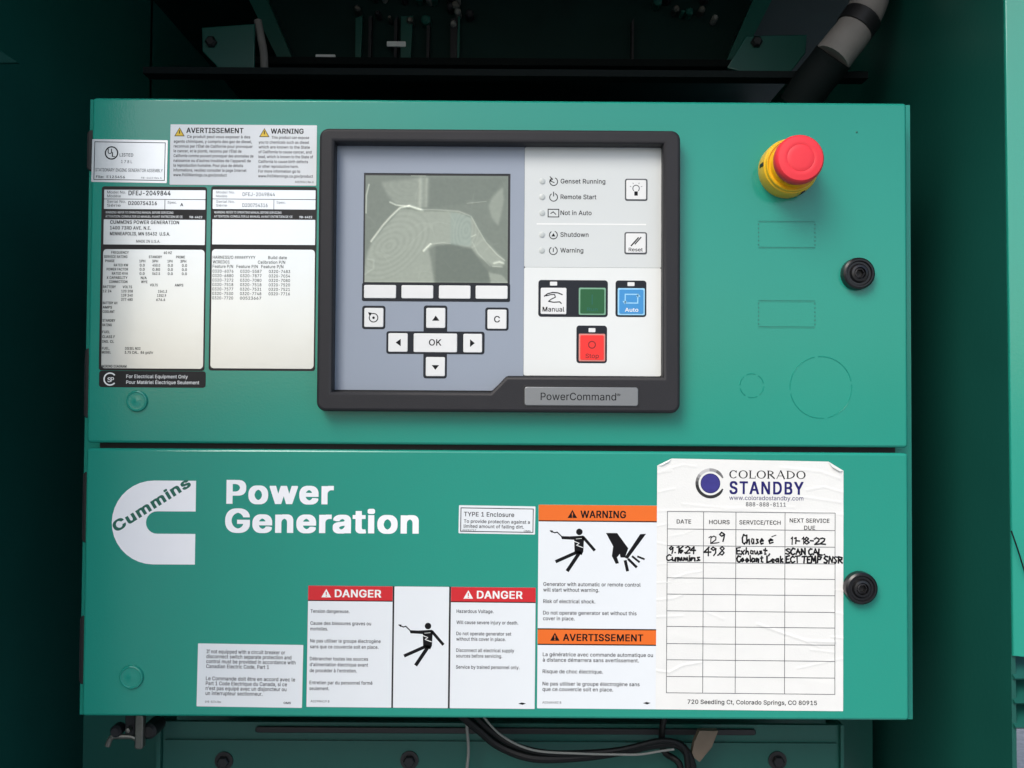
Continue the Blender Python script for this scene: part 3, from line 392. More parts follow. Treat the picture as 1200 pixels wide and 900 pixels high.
'j':[181,[124,383,42,382,41,-27,35,-47,22,-61,4,-68,-21,-69,-20,-139,48,-135,70,-128,86,-119,109,-94,123,-54],[134,500,122,514,112,521,96,524,70,524,56,521,44,514,33,500,30,486,30,466,33,453,44,439,56,432,70,429,96,429,112,432,122,439,134,453,137,467,137,486]],
'k':[395,[42,509,42,0,125,0,125,136,152,161,284,0,382,0,383,16,219,217,371,367,371,382,274,383,126,237,125,509]],
'l':[203,[42,509,43,63,54,32,70,14,90,3,124,-2,154,-2,192,3,192,20,181,67,148,67,140,69,130,78,126,93,125,509]],
'm':[624,[568,0,568,276,562,312,554,327,544,346,520,369,488,385,458,390,394,387,360,374,338,360,318,337,310,352,290,372,260,387,194,390,160,380,132,362,124,352,122,383,42,382,42,0,125,0,125,235,128,258,140,286,160,305,184,316,200,319,212,318,236,307,255,286,262,267,264,0,346,0,346,243,349,262,359,286,378,305,400,316,420,319,430,318,456,307,473,291,482,269,485,249,485,0]],
'n':[424,[368,0,367,273,355,319,343,342,324,361,300,376,268,386,204,388,176,383,148,371,124,350,122,383,42,383,42,0,125,0,125,224,128,250,137,275,154,296,174,308,200,317,214,318,236,313,259,297,276,275,285,240,285,0]],
'o':[429,[126,375,96,358,68,332,51,309,34,273,25,231,23,175,26,140,35,104,51,71,68,48,96,22,128,5,158,-5,224,-8,256,-5,290,6,320,22,347,48,365,71,381,107,389,140,392,203,389,240,378,281,365,309,347,332,320,358,290,375,258,385,224,388,158,385],[206,318,240,312,260,301,278,283,289,266,298,246,305,219,307,198,306,168,300,140,290,116,278,97,260,80,240,68,208,62,174,69,156,80,137,97,126,114,119,131,110,160,108,180,109,211,114,233,125,264,137,283,156,301,174,311]],
'p':[438,[42,-139,125,-138,126,35,140,17,170,0,200,-7,264,-7,296,1,332,20,363,52,381,81,393,116,400,153,400,229,394,261,381,300,363,329,338,354,306,375,276,385,256,388,224,388,178,384,142,366,124,344,122,383,42,382],[228,62,206,63,186,70,166,83,151,98,139,119,131,142,125,188,131,241,138,261,151,283,168,300,184,310,204,317,218,319,234,317,256,309,272,300,290,282,302,261,310,238,316,194,310,144,302,121,290,100,270,80,256,71]],
'q':[438,[382,-139,383,382,302,383,302,343,282,366,246,384,200,388,170,388,150,385,120,375,86,354,61,329,43,298,31,265,24,229,24,153,31,116,43,83,61,52,94,20,128,1,160,-7,224,-7,256,0,284,17,300,35,300,-138],[212,62,190,63,168,71,152,81,135,100,122,123,114,144,108,188,114,238,122,259,135,282,152,300,168,309,190,317,204,319,220,317,240,310,254,301,273,283,286,261,294,240,300,194,294,143,286,121,273,98,256,81,240,71]],
'r':[273,[42,0,125,0,125,237,133,267,154,294,180,309,200,314,254,313,254,388,184,388,154,379,124,356,122,383,42,382]],
's':[379,[250,382,210,388,176,388,144,386,116,380,96,371,72,356,50,331,40,312,36,291,37,246,43,227,60,204,84,185,122,169,212,147,228,141,238,136,250,124,256,109,251,94,232,75,214,66,190,60,154,65,132,77,116,92,104,119,82,119,26,107,25,90,31,68,42,48,52,35,72,17,116,-2,166,-8,196,-8,246,-2,272,6,294,18,317,38,328,52,337,72,342,94,341,137,332,161,310,187,304,193,266,211,154,240,136,250,123,265,121,278,127,293,154,314,178,321,196,321,222,313,245,291,258,269,280,269,334,281,335,297,318,334,288,364]],
't':[241,[222,1,224,19,213,67,160,67,146,76,138,94,137,317,214,317,215,382,137,383,136,472,54,472,54,383,-5,382,-5,318,54,317,54,87,58,59,74,29,104,6,144,-4,172,-4]],
'u':[424,[42,383,42,121,51,73,66,44,96,15,132,0,168,-5,196,-5,238,2,274,21,286,34,288,0,368,0,368,382,285,382,285,155,276,118,263,95,244,79,222,69,194,66,182,68,162,77,138,101,128,126,125,151,125,382]],
'v':[403,[6,382,7,364,151,1,236,0,380,361,382,382,293,382,210,159,194,109,179,159,96,382]],
'w':[581,[556,382,469,382,398,126,385,179,327,382,242,383,170,125,157,179,98,382,12,383,12,366,127,0,210,0,268,196,284,257,306,171,357,0,440,0,556,366]],
'x':[393,[10,0,102,0,172,101,190,131,207,101,276,0,369,0,369,16,241,193,363,367,362,383,272,383,209,292,190,260,110,383,18,382,18,367,138,195,10,16]],
'y':[403,[36,-135,74,-141,102,-141,140,-136,174,-117,199,-89,216,-55,380,361,382,383,293,382,210,159,194,109,179,159,96,382,6,382,8,361,149,7,133,-36,112,-63,92,-70,50,-68,36,-118]],
'z':[394,[350,0,350,70,147,70,344,320,344,382,38,383,38,313,233,313,31,61,31,0]],
'®':[477,[37,398,26,363,22,327,22,303,26,267,37,232,56,199,75,177,110,147,142,130,180,118,216,114,246,114,284,118,320,130,354,147,376,166,407,199,426,232,437,267,441,303,441,327,437,363,426,398,407,431,388,453,354,483,320,500,284,512,246,516,216,516,180,512,142,500,110,483,86,463,56,431],[210,451,252,451,280,442,306,429,331,406,345,389,360,364,369,331,369,299,360,266,345,241,330,223,330,235,298,292,311,305,320,321,322,365,315,384,298,400,270,411,150,412,150,220,214,219,214,278,230,278,262,219,326,219,306,202,284,190,246,178,210,179,184,188,158,202,142,214,118,241,104,264,94,299,95,338,103,364,118,389,131,405,158,429,184,442],[214,326,214,366,230,366,242,363,253,352,254,346,246,333,236,326]],
'É':[433,[386,0,386,71,136,71,136,222,366,223,366,293,136,293,136,438,382,438,383,509,50,509,49,0],[318,654,228,654,180,557,180,541,252,541,318,638]],
'à':[403,[348,0,348,262,342,305,330,333,304,360,280,374,238,386,174,388,134,383,102,372,74,356,53,337,41,321,30,298,30,282,88,266,110,266,124,286,146,305,176,317,202,320,234,310,249,297,260,280,263,254,254,243,234,237,132,224,92,213,54,194,33,172,27,161,20,136,20,86,26,64,40,38,62,16,80,6,120,-6,146,-9,176,-9,208,-5,238,6,266,27,266,0],[264,175,263,132,256,113,247,97,228,80,214,71,176,60,144,65,124,75,108,94,104,104,106,121,111,130,128,145,154,156],[88,528,88,512,154,416,226,416,226,432,178,528]],
'è':[418,[146,382,114,369,88,353,78,343,63,326,44,297,34,271,24,226,23,164,29,127,40,93,57,62,84,33,106,16,138,1,172,-7,188,-8,226,-8,278,-1,322,18,357,51,376,88,376,103,318,117,296,117,283,96,262,77,252,71,244,67,220,62,190,64,170,71,152,81,134,98,120,120,113,140,109,163,382,164,380,244,368,289,352,321,335,341,306,366,284,375,240,387,180,388],[110,230,117,255,128,275,156,303,184,316,204,319,226,316,256,301,280,274,295,234,294,230],[103,528,103,512,170,416,241,416,241,432,192,528]],
'é':[418,[146,382,114,369,88,353,78,343,63,326,44,297,34,271,24,226,23,164,29,127,40,93,57,62,84,33,106,16,138,1,172,-7,188,-8,226,-8,278,-1,322,18,357,51,376,88,376,103,318,117,296,117,283,96,262,77,252,71,244,67,220,62,190,64,170,71,152,81,134,98,120,120,113,140,109,163,382,164,380,244,368,289,352,321,335,341,306,366,284,375,240,387,180,388],[110,230,117,255,128,275,156,303,184,316,204,319,226,316,256,301,280,274,295,234,294,230],[304,528,214,528,166,432,166,416,238,416,304,512]],
'ê':[418,[146,382,114,369,88,353,78,343,63,326,44,297,34,271,24,226,23,164,29,127,40,93,57,62,84,33,106,16,138,1,172,-7,188,-8,226,-8,278,-1,322,18,357,51,376,88,376,103,318,117,296,117,283,96,262,77,252,71,244,67,220,62,190,64,170,71,152,81,134,98,120,120,113,140,109,163,382,164,380,244,368,289,352,321,335,341,306,366,284,375,240,387,180,388],[110,230,117,255,128,275,156,303,184,316,204,319,226,316,256,301,280,274,295,234,294,230],[324,422,324,441,244,528,164,528,84,441,84,422,166,422,204,466,242,422]],
'’':[191,[42,308,109,309,162,492,162,509,71,509,42,333]]},
{
' ':[211],
'-':[482,[360,179,360,258,91,257,92,178]],
'.':[217,[161,83,148,98,136,105,124,108,70,109,54,105,42,98,30,83,27,68,27,36,30,22,42,7,58,-2,70,-4,120,-4,136,-1,148,7,161,22,164,36,164,68]],
'/':[278,[-8,-72,94,-72,95,-70,257,500,258,532,156,532,154,529,-8,-40]],
'0':[482,[290,511,254,516,200,516,164,511,128,499,102,481,72,451,51,413,37,373,28,325,25,276,25,232,28,183,37,135,46,108,51,93,72,58,100,28,128,10,164,-2,200,-7,254,-7,290,-2,326,10,354,28,382,58,402,93,416,135,425,183,428,232,428,276,425,325,416,373,407,400,402,415,381,451,362,472,354,480,326,499],[226,433,254,423,270,410,276,404,290,384,297,371,305,354,313,325,320,255,313,184,304,152,293,129,279,109,270,99,254,86,230,77,222,77,200,86,177,106,163,124,150,152,140,184,133,253,140,325,150,357,161,381,178,404,186,412,200,423]],
'1':[482,[414,0,414,79,299,79,299,509,174,509,63,431,63,340,110,339,189,393,189,79,54,79,53,0]],
'2':[482,[42,0,412,0,412,81,200,81,345,228,380,274,397,309,403,331,404,390,393,433,379,456,369,467,358,478,320,501,292,511,262,515,178,514,148,508,120,497,98,483,75,462,58,437,47,406,43,373,44,343,150,343,157,382,174,408,206,429,222,432,240,430,260,420,270,413,276,407,292,382,295,364,288,336,259,293,41,72]],
'3':[482,[48,509,48,428,243,428,134,310,134,236,192,234,224,230,258,218,283,199,294,182,300,172,304,150,302,136,289,111,270,93,240,80,212,76,182,85,160,99,140,123,132,152,22,152,21,123,25,99,37,70,51,50,80,25,100,13,126,3,158,-4,190,-7,244,-7,282,-2,300,1,350,22,389,56,404,81,410,97,416,135,416,166,410,203,394,237,372,263,352,276,340,284,300,298,269,301,395,436,395,509]],
'4':[482,[334,509,224,509,223,508,17,177,18,100,258,100,260,0,366,0,366,99,436,100,436,181,366,182,366,328,259,327,258,181,149,182,333,480]],
'5':[482,[388,509,73,509,44,270,44,240,102,233,152,233,174,248,208,260,226,259,252,248,277,228,292,208,301,183,302,175,302,158,291,125,264,94,222,76,186,89,158,115,150,128,144,150,38,150,37,120,40,100,49,73,65,50,88,28,108,15,138,2,172,-5,194,-7,250,-7,282,-4,312,6,342,20,375,49,397,80,408,110,414,141,413,197,412,208,402,246,383,280,346,315,318,331,280,341,184,341,172,337,163,337,174,428,388,428]],
'6':[482,[344,509,230,509,87,309,61,263,44,210,41,184,43,118,52,89,73,53,104,24,130,9,158,-1,200,-7,252,-7,304,1,350,25,375,47,392,71,409,116,412,153,412,188,401,236,379,273,370,282,340,306,292,321,229,323,345,482],[222,77,208,80,174,104,155,134,150,164,155,191,174,220,208,245,228,247,244,245,278,220,297,191,302,162,297,134,277,103,244,80]],
'7':[482,[74,0,188,0,189,1,414,425,414,509,39,509,40,428,286,428,74,27]],
'8':[482,[292,511,252,516,200,516,160,511,116,495,76,464,58,436,50,414,47,391,47,356,49,340,55,318,70,291,86,275,99,266,90,263,57,234,36,199,29,157,29,124,32,99,41,73,57,51,78,31,102,15,136,2,164,-4,198,-7,254,-7,288,-4,320,3,350,15,372,29,398,54,412,75,421,100,424,124,424,157,416,199,396,234,362,263,354,266,366,275,382,291,397,318,405,356,405,391,402,414,393,438,375,464,368,471,338,494],[311,144,306,123,282,96,250,79,222,76,202,79,170,96,146,123,141,147,146,168,172,198,204,216,230,219,248,216,280,198,306,168],[158,369,162,389,179,411,186,417,208,429,220,432,242,430,270,415,290,389,293,375,289,349,272,326,266,320,242,308,230,305,212,307,184,322,162,349]],
'9':[482,[108,0,222,0,366,200,392,247,409,298,412,325,412,361,409,390,400,419,379,455,348,485,322,500,284,513,254,516,200,516,148,507,102,484,78,462,62,440,52,422,43,394,42,310,51,272,75,235,114,203,146,191,162,187,222,185,107,27],[222,431,244,428,277,405,297,374,302,346,297,318,277,287,244,264,230,262,222,262,208,264,175,289,156,318,151,343,151,351,156,375,175,404,208,428]],
'A':[509,[486,0,486,27,483,36,300,508,298,509,178,509,-4,36,-7,27,-7,0,108,0,158,135,322,135,372,0],[240,360,263,289,291,216,186,215,231,341]],
'B':[485,[38,509,37,0,276,0,316,3,326,4,358,13,386,27,410,46,423,63,436,94,441,118,439,183,429,213,415,235,392,256,371,267,380,271,401,291,415,313,419,333,421,345,421,378,418,409,416,418,404,446,378,474,352,492,318,503,280,508],[148,218,230,219,250,217,262,214,292,201,319,175,331,147,331,140,319,115,298,96,270,85,250,82,148,81],[148,297,148,428,220,428,250,425,276,416,301,394,311,368,311,361,301,337,274,312,254,302,230,298]],
'C':[539,[396,491,360,505,322,514,296,516,240,516,196,511,154,499,114,477,79,446,52,409,34,370,21,323,17,273,17,235,21,185,36,133,54,95,76,66,90,52,114,31,154,10,196,-2,240,-7,296,-7,322,-5,362,4,396,18,426,36,453,61,473,90,486,117,496,150,496,178,386,178,372,145,354,120,348,114,324,96,292,83,262,79,236,85,206,99,177,123,160,143,143,174,132,209,128,240,129,286,140,326,154,356,178,387,218,416,256,428,266,429,306,421,338,404,370,369,386,330,496,330,495,362,486,392,471,423,453,447,426,473]],
'D':[531,[38,0,248,0,298,4,328,10,358,22,396,44,425,69,440,87,469,141,481,187,484,290,474,354,457,396,434,432,400,464,360,487,318,501,286,507,158,509,37,509],[148,81,148,427,228,427,262,420,296,407,312,396,338,371,356,343,369,305,375,265,371,213,362,181,351,157,326,126,320,120,284,98,236,83,198,81]],
'E':[448,[398,0,398,81,148,81,148,217,378,218,378,298,148,298,148,428,394,428,395,509,38,509,37,0]],
'F':[439,[38,0,148,0,148,209,369,210,368,290,148,291,148,428,392,428,392,509,37,509]],
'G':[549,[152,499,112,477,90,458,73,439,54,413,36,375,21,323,17,273,17,235,21,185,34,138,52,99,78,64,114,31,152,10,196,-2,242,-7,296,-7,336,-3,388,12,430,37,459,65,481,99,494,133,501,173,501,269,260,269,260,189,388,189,388,182,373,143,348,113,314,90,276,80,256,80,236,85,206,99,172,128,148,164,135,198,128,236,128,273,134,307,147,344,171,381,200,406,224,420,254,428,270,429,290,426,320,414,338,401,349,391,367,368,386,331,496,331,497,359,488,391,468,427,454,446,440,460,426,471,398,490,364,504,320,514,294,516,238,516,194,511]],
'H':[546,[38,0,148,0,148,220,368,220,369,0,480,0,480,509,369,509,368,300,148,300,148,509,37,509]],
'I':[329,[8,0,292,0,292,81,206,81,206,428,292,428,292,509,8,509,8,428,95,428,95,81,8,81]],
'J':[425,[358,509,249,509,248,151,243,125,228,101,222,94,206,82,184,76,164,82,138,105,127,125,121,151,120,191,10,190,11,119,15,93,22,74,27,63,43,40,62,22,86,9,128,-4,158,-7,212,-7,250,-2,280,8,302,19,336,52,353,90,359,134]],
'K':[496,[472,0,472,27,277,285,471,482,471,509,342,509,148,311,148,509,38,509,37,0,148,0,148,159,196,205,350,0]],
'L':[422,[38,509,37,0,384,0,384,81,148,81,148,509]],
'M':[657,[38,509,38,0,145,0,144,284,262,1,264,0,364,0,482,285,481,0,591,0,590,509,454,509,452,508,314,164,299,209,176,508,174,509]],
'N':[552,[486,0,486,509,376,509,376,186,161,507,158,509,38,509,37,0,148,0,148,325,362,2,364,0]],
'O':[562,[380,499,338,511,294,516,240,516,202,512,154,499,114,477,80,446,55,413,37,377,21,323,17,273,17,235,21,185,33,141,55,95,80,62,114,31,154,10,196,-2,240,-7,294,-7,332,-3,380,10,420,31,454,62,479,95,500,138,512,185,516,235,516,273,513,314,501,367,479,413,454,446,420,477],[262,430,278,429,310,419,336,405,362,381,380,357,395,324,404,286,406,262,405,232,401,209,395,185,380,152,362,128,336,104,308,89,270,79,256,80,224,90,198,104,171,129,154,152,140,182,130,222,127,252,130,286,138,320,154,356,172,381,198,404,226,420]],
'P':[474,[38,0,148,0,148,176,264,176,300,179,340,190,366,202,384,216,392,224,413,251,429,297,430,379,417,425,402,451,386,467,356,488,324,500,288,507,37,509],[148,256,148,428,222,428,240,427,278,413,290,405,307,386,320,350,320,335,307,299,284,276,258,263,230,257]],
'Q':[562,[490,-45,491,-18,438,48,454,62,482,101,501,141,513,194,516,235,516,273,512,323,500,370,477,416,454,446,420,477,380,499,338,511,294,516,240,516,196,511,154,499,114,477,80,446,55,413,34,370,21,323,17,273,17,235,21,185,34,138,57,92,80,62,114,31,154,10,196,-2,240,-7,294,-7,342,-1,378,-45],[270,430,308,420,336,405,362,381,380,357,396,321,404,286,406,246,404,222,396,188,380,152,368,137,336,177,222,177,222,150,278,80,262,79,226,89,202,101,198,104,171,129,154,152,138,188,130,222,127,256,130,286,140,326,154,356,172,381,198,404,226,420,256,429]],
'R':[478,[38,509,37,0,148,0,148,187,222,189,330,0,450,0,451,27,349,203,380,221,408,249,428,292,432,338,432,373,422,420,408,446,390,464,366,484,320,502,290,507],[148,428,232,427,250,425,276,417,294,405,313,379,321,356,321,345,316,322,305,303,286,285,258,274,222,268,148,268]],
'S':[476,[94,13,128,0,158,-6,194,-9,254,-9,290,-6,322,1,356,15,380,30,405,54,418,74,429,109,431,127,431,163,428,189,422,206,408,227,380,253,328,279,184,322,164,334,156,342,144,355,140,366,143,382,153,399,172,416,192,426,222,432,236,432,264,424,276,416,303,391,314,358,424,358,424,387,421,407,410,437,396,456,372,480,350,494,316,506,280,514,256,516,198,516,166,513,124,502,86,483,62,463,42,436,31,403,29,383,29,349,36,313,42,299,52,286,96,251,144,231,256,201,296,181,315,163,321,146,321,143,313,123,292,100,264,83,222,75,182,84,158,100,136,125,126,156,16,156,15,127,19,103,31,73,47,49,68,29]],
'T':[478,[280,0,280,428,440,428,440,509,10,509,10,428,170,428,170,0]],
'U':[546,[480,509,370,509,369,183,366,163,357,140,330,106,306,90,276,80,260,78,242,80,204,94,184,110,176,117,156,147,150,169,147,192,147,509,37,509,37,149,41,127,49,101,62,75,80,53,120,21,156,4,178,-2,204,-5,232,-8,286,-8,340,-2,364,5,398,21,430,45,456,75,466,95,477,127,480,148]],
'V':[509,[-7,509,-7,482,-5,476,180,1,182,0,300,0,483,473,486,482,486,509,372,509,371,508,242,148,219,214,108,508,106,509]],
'W':[715,[693,509,580,509,494,185,492,185,402,509,283,509,194,187,193,187,189,201,105,509,-6,509,-7,481,132,0,253,0,340,309,342,313,432,0,552,0,693,481]],
'X':[503,[-4,0,114,0,238,170,252,146,360,0,479,0,479,27,308,262,469,482,468,509,352,509,238,352,210,393,126,509,6,509,6,482,159,273,167,259,-5,27]],
'Y':[501,[180,0,291,0,291,198,478,482,478,509,358,509,266,367,236,318,114,509,-7,509,-7,482,180,198]],
'Z':[467,[18,509,18,428,279,429,19,71,19,0,422,0,422,81,158,79,420,437,420,509]]},
{
' ':[221],
'C':[551,[436,474,404,492,376,503,340,513,306,516,230,516,186,511,144,499,104,477,69,447,46,417,24,373,11,326,7,278,7,230,11,182,24,135,44,94,69,61,104,31,144,10,186,-2,230,-7,306,-7,332,-5,372,4,406,18,436,35,463,60,468,67,481,84,498,121,506,147,506,184,376,184,362,151,344,127,338,121,314,103,282,91,264,88,246,93,216,106,196,122,170,149,151,186,142,214,138,245,139,281,150,320,164,349,194,386,226,408,264,420,294,414,328,396,360,362,376,324,506,324,506,361,493,401,481,425,463,448]],
'G':[561,[142,499,102,477,80,459,63,441,44,415,26,377,11,326,7,278,7,230,11,182,24,135,42,97,68,63,104,31,142,10,186,-2,232,-7,306,-7,346,-3,398,12,440,36,469,64,491,97,504,131,511,170,511,273,250,274,250,185,377,185,363,149,338,120,304,98,272,89,264,88,246,93,216,106,182,135,158,170,145,203,138,241,138,268,144,301,157,337,181,374,210,398,234,412,264,421,278,419,308,408,332,390,357,362,376,325,506,325,507,362,498,393,478,429,464,447,450,461,436,472,408,490,370,505,330,514,304,516,228,516,184,511]],
'P':[486,[28,0,158,0,158,173,274,173,310,176,350,186,376,198,394,212,402,220,423,246,439,292,440,381,427,427,412,452,396,468,366,489,334,501,298,507,27,509],[158,421,212,421,236,418,270,405,288,390,298,377,310,344,310,338,297,303,274,280,252,268,220,261,158,262]],
'a':[430,[370,0,370,272,364,313,352,340,326,366,302,380,268,390,238,393,152,393,112,388,80,378,52,362,31,344,19,329,11,313,8,307,8,271,66,255,132,255,146,275,158,286,168,293,196,303,212,298,227,285,238,268,239,261,232,254,212,248,110,235,66,224,32,207,14,190,5,175,-2,151,-2,82,4,61,18,37,40,16,60,5,92,-5,114,-7,198,-8,230,-5,242,0],[241,160,241,147,234,129,227,117,206,97,190,87,174,83,162,84,146,92,134,104,128,114,133,125,142,133,150,140,166,147,180,151]],
'e':[445,[92,375,66,359,56,349,41,334,25,310,9,272,2,238,1,158,6,126,18,89,35,59,62,32,84,15,116,1,150,-7,248,-7,294,-2,344,18,379,49,398,84,398,120,340,133,274,133,261,113,240,94,222,85,208,83,192,88,174,99,156,115,142,135,135,157,404,157,404,233,401,262,390,298,374,329,348,356,328,371,300,383,262,392,158,393,124,387],[138,241,152,267,178,291,204,302,206,302,228,291,241,281,258,263,267,241]],
'i':[208,[20,0,147,0,146,388,20,388],[11,500,8,487,8,447,10,438,18,427,34,415,48,412,120,412,134,415,144,422,156,435,159,448,159,487,157,496,149,509,134,520,120,523,42,522,34,520,28,516]],
'm':[651,[590,0,590,285,584,320,576,335,566,352,542,375,510,390,480,395,406,395,372,392,342,382,322,369,312,378,282,392,246,395,172,395,148,387,20,388,20,0,147,0,147,226,149,242,151,251,162,274,182,293,200,301,214,295,233,275,240,256,241,0,368,0,368,233,370,247,381,275,400,293,418,301,434,295,451,280,459,262,463,239,463,0]],
'n':[451,[390,0,389,282,377,327,365,348,346,367,322,382,290,391,258,393,182,393,158,389,146,384,144,388,20,388,20,0,147,0,147,215,150,240,158,262,171,279,194,295,214,301,232,290,254,264,263,230,263,0]],
'o':[456,[74,21,106,5,136,-5,168,-7,246,-7,278,-5,312,6,342,21,369,46,387,68,402,100,411,134,414,168,414,215,411,251,402,285,387,317,369,339,342,364,312,381,280,390,246,393,168,393,144,391,136,390,102,380,74,364,46,339,29,317,13,285,4,251,1,215,1,168,3,143,12,103,29,68,46,46],[206,301,218,300,238,288,256,271,267,255,276,236,284,202,283,174,278,155,267,130,256,114,238,97,218,86,208,84,198,86,180,95,159,114,147,132,137,158,131,182,132,210,148,255,159,271,178,288,198,300]],
'r':[300,[20,0,147,0,147,228,155,256,176,282,202,297,214,300,276,300,276,393,162,393,148,388,20,388]],
's':[406,[50,17,94,-2,144,-7,218,-7,262,-3,294,6,316,18,339,37,350,50,360,72,364,90,364,138,363,152,355,174,341,192,326,206,288,223,176,251,158,261,146,274,149,281,154,286,176,301,186,304,200,301,223,280,236,258,302,258,356,270,357,306,355,310,340,341,310,369,272,387,232,393,154,393,122,391,98,386,74,377,50,362,28,338,18,320,14,300,14,250,15,236,20,220,32,201,66,176,106,160,192,141,216,130,228,119,230,114,229,110,210,92,192,84,180,82,154,94,138,108,126,135,60,135,4,123,3,86,9,66,20,46,30,34]],
't':[268,[244,1,246,2,246,39,235,85,180,86,168,94,160,110,159,304,237,305,237,388,159,388,158,474,32,474,32,388,-27,388,-27,305,32,304,32,83,36,56,52,27,84,5,122,-4,194,-4]],
'u':[451,[20,388,20,116,29,70,44,42,74,14,82,10,104,1,146,-5,218,-5,262,3,264,3,266,0,390,0,390,388,263,388,263,169,253,131,241,112,222,96,200,87,184,94,160,118,149,147,147,165,147,388]],
'w':[608,[578,388,448,388,398,221,349,388,220,388,170,220,120,388,-10,388,-10,351,105,0,232,0,284,167,335,0,462,0,578,351]]}]
_gc = {}
def _inside(q, L):
    c = False; m = len(L)
    for i in range(m):
        (x1, y1), (x2, y2) = L[i], L[(i+1)%m]
        if (y1 > q[1]) != (y2 > q[1]) and q[0] < (x2-x1)*(q[1]-y1)/(y2-y1)+x1: c = not c
    return c
def glyph(c, bold):
    w = 0 if bold <= .007 else (1 if bold < .026 else (2 if bold < .05 else 3))
    while w > 0 and c not in GLYPHS[w]: w -= 1
    k = (c, w)
    if k not in _gc:
        g = GLYPHS[w].get(c) or GLYPHS[0]['-']; V = []; F = []
        if len(g) > 1:
            cu = bpy.data.curves.new('t', 'CURVE'); cu.dimensions = '2D'; cu.fill_mode = 'BOTH'
            for l in g[1:]:
                sp = cu.splines.new('POLY'); sp.points.add(len(l)//2-1); sp.use_cyclic_u = True
                for i, q in enumerate(sp.points): q.co = (l[2*i]/1000, l[2*i+1]/1000, 0, 1)
            o = bpy.data.objects.new('t', cu); me = bpy.data.meshes.new_from_object(o)
            V = [(v.co.x, v.co.y, 0) for v in me.vertices]; F = [tuple(p.vertices) for p in me.polygons]
            bpy.data.objects.remove(o); bpy.data.meshes.remove(me); bpy.data.curves.remove(cu)
        _gc[k] = (V, F, g[0]/1000)
    return _gc[k]
def glyphs(st, bold, sp=1.0):
    V = []; F = []; x = 0
    for n, c in enumerate(st):
        v, f, a = glyph(c, bold); o = len(V)
        V += [(p[0]+x, p[1], n%2) for p in v]; F += [tuple(o+i for i in q) for q in f]
        x += a*(sp if len(st) > 1 else 1)
    xs = [p[0] for p in V]
    return V, F, (min(xs), max(xs))
CAP = .509

def rr(fr, x0, y0, x1, y1, r=3, n=5):         # rounded rectangle, (X,Z) points
    P = []
    for cx, cy, a0 in ((x1-r,y0+r,-90),(x1-r,y1-r,0),(x0+r,y1-r,90),(x0+r,y0+r,180)):
        for i in range(n+1):
            a = math.radians(a0+90*i/n); P.append(fr.p(cx+r*math.cos(a), cy+r*math.sin(a)))
    return P
def circ(c, r, n=40): return [(c[0]+r*math.cos(2*PI*i/n), c[1]+r*math.sin(2*PI*i/n)) for i in range(n)]
def thing(name, label, cat, L=(0,0,0), group=None):
    o = bpy.data.objects.new(name, None); COL.objects.link(o); o.empty_display_size = .02
    o.location = L; o['label'] = label; o['category'] = cat
    if group: o['group'] = group
    return o
def part(o, label): o['label'] = label; return o

# ------------------------------------------------------------------ ground
b = MB(); b.box(-150, 150, -150, 150, -.95, -.9, 'gravel'); g = b.build('ground', smooth=0); g['kind'] = 'structure'

# ------------------------------------------------------------------ enclosure (housing round the control box)
E = thing('generator_enclosure', 'deep green steel housing whose dark inside surrounds the control box', 'enclosure', (0, .3, -.45)); EL = (0,.3,-.45)
LW = -.455
def sheet(name, x0, x1, y0, y1, z0, z1, mt, parent=E, L=EL):
    return MB().box(x0,x1,y0,y1,z0,z1,mt).build(name, parent, L, smooth=0)
sheet('side_wall', LW-.012, LW, -.43, .95, -.9, .6, 'shaded_wall_green')
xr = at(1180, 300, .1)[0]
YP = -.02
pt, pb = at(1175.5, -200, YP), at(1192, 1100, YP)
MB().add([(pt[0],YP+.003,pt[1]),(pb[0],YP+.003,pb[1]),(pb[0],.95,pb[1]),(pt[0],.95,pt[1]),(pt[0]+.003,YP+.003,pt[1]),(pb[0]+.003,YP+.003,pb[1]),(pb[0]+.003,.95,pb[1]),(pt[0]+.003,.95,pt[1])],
         [(0,3,2,1),(4,5,6,7),(0,1,5,4),(3,7,6,2),(0,4,7,3),(1,2,6,5)],'shaded_green').build('side_wall',E,EL,smooth=0)
sheet('rear_wall', LW, xr+.012, .95, .965, -.9, .6, 'deep_shade_green')
sheet('shading_roof', LW-.012, xr+.2, -.2, .965, .52, .54, 'deep_shade_green')  # out of view; lowered and pulled forward to shade the top of the doors
sheet('floor_panel', LW, xr+.012, .1, .95, -.62, -.6, 'deep_shade_green')
# bulkhead to either side of and behind the box
xa = at(1068, 450, .16)[0]; xb = at(1179, 450, .16)[0]
bz = at(600, 86, .16)[1]
sheet('bulkhead_panel', LW, at(79,700,.5)[0], .5, .506, -.6, .6, 'shaded_green')
sheet('bulkhead_panel', -.383, .345, .2, .206, -.6, -.22, 'shaded_green')
sheet('bulkhead_flange', at(170,90,.16)[0], .325, .155, .17, bz-.004, bz+.002, 'flange_black')
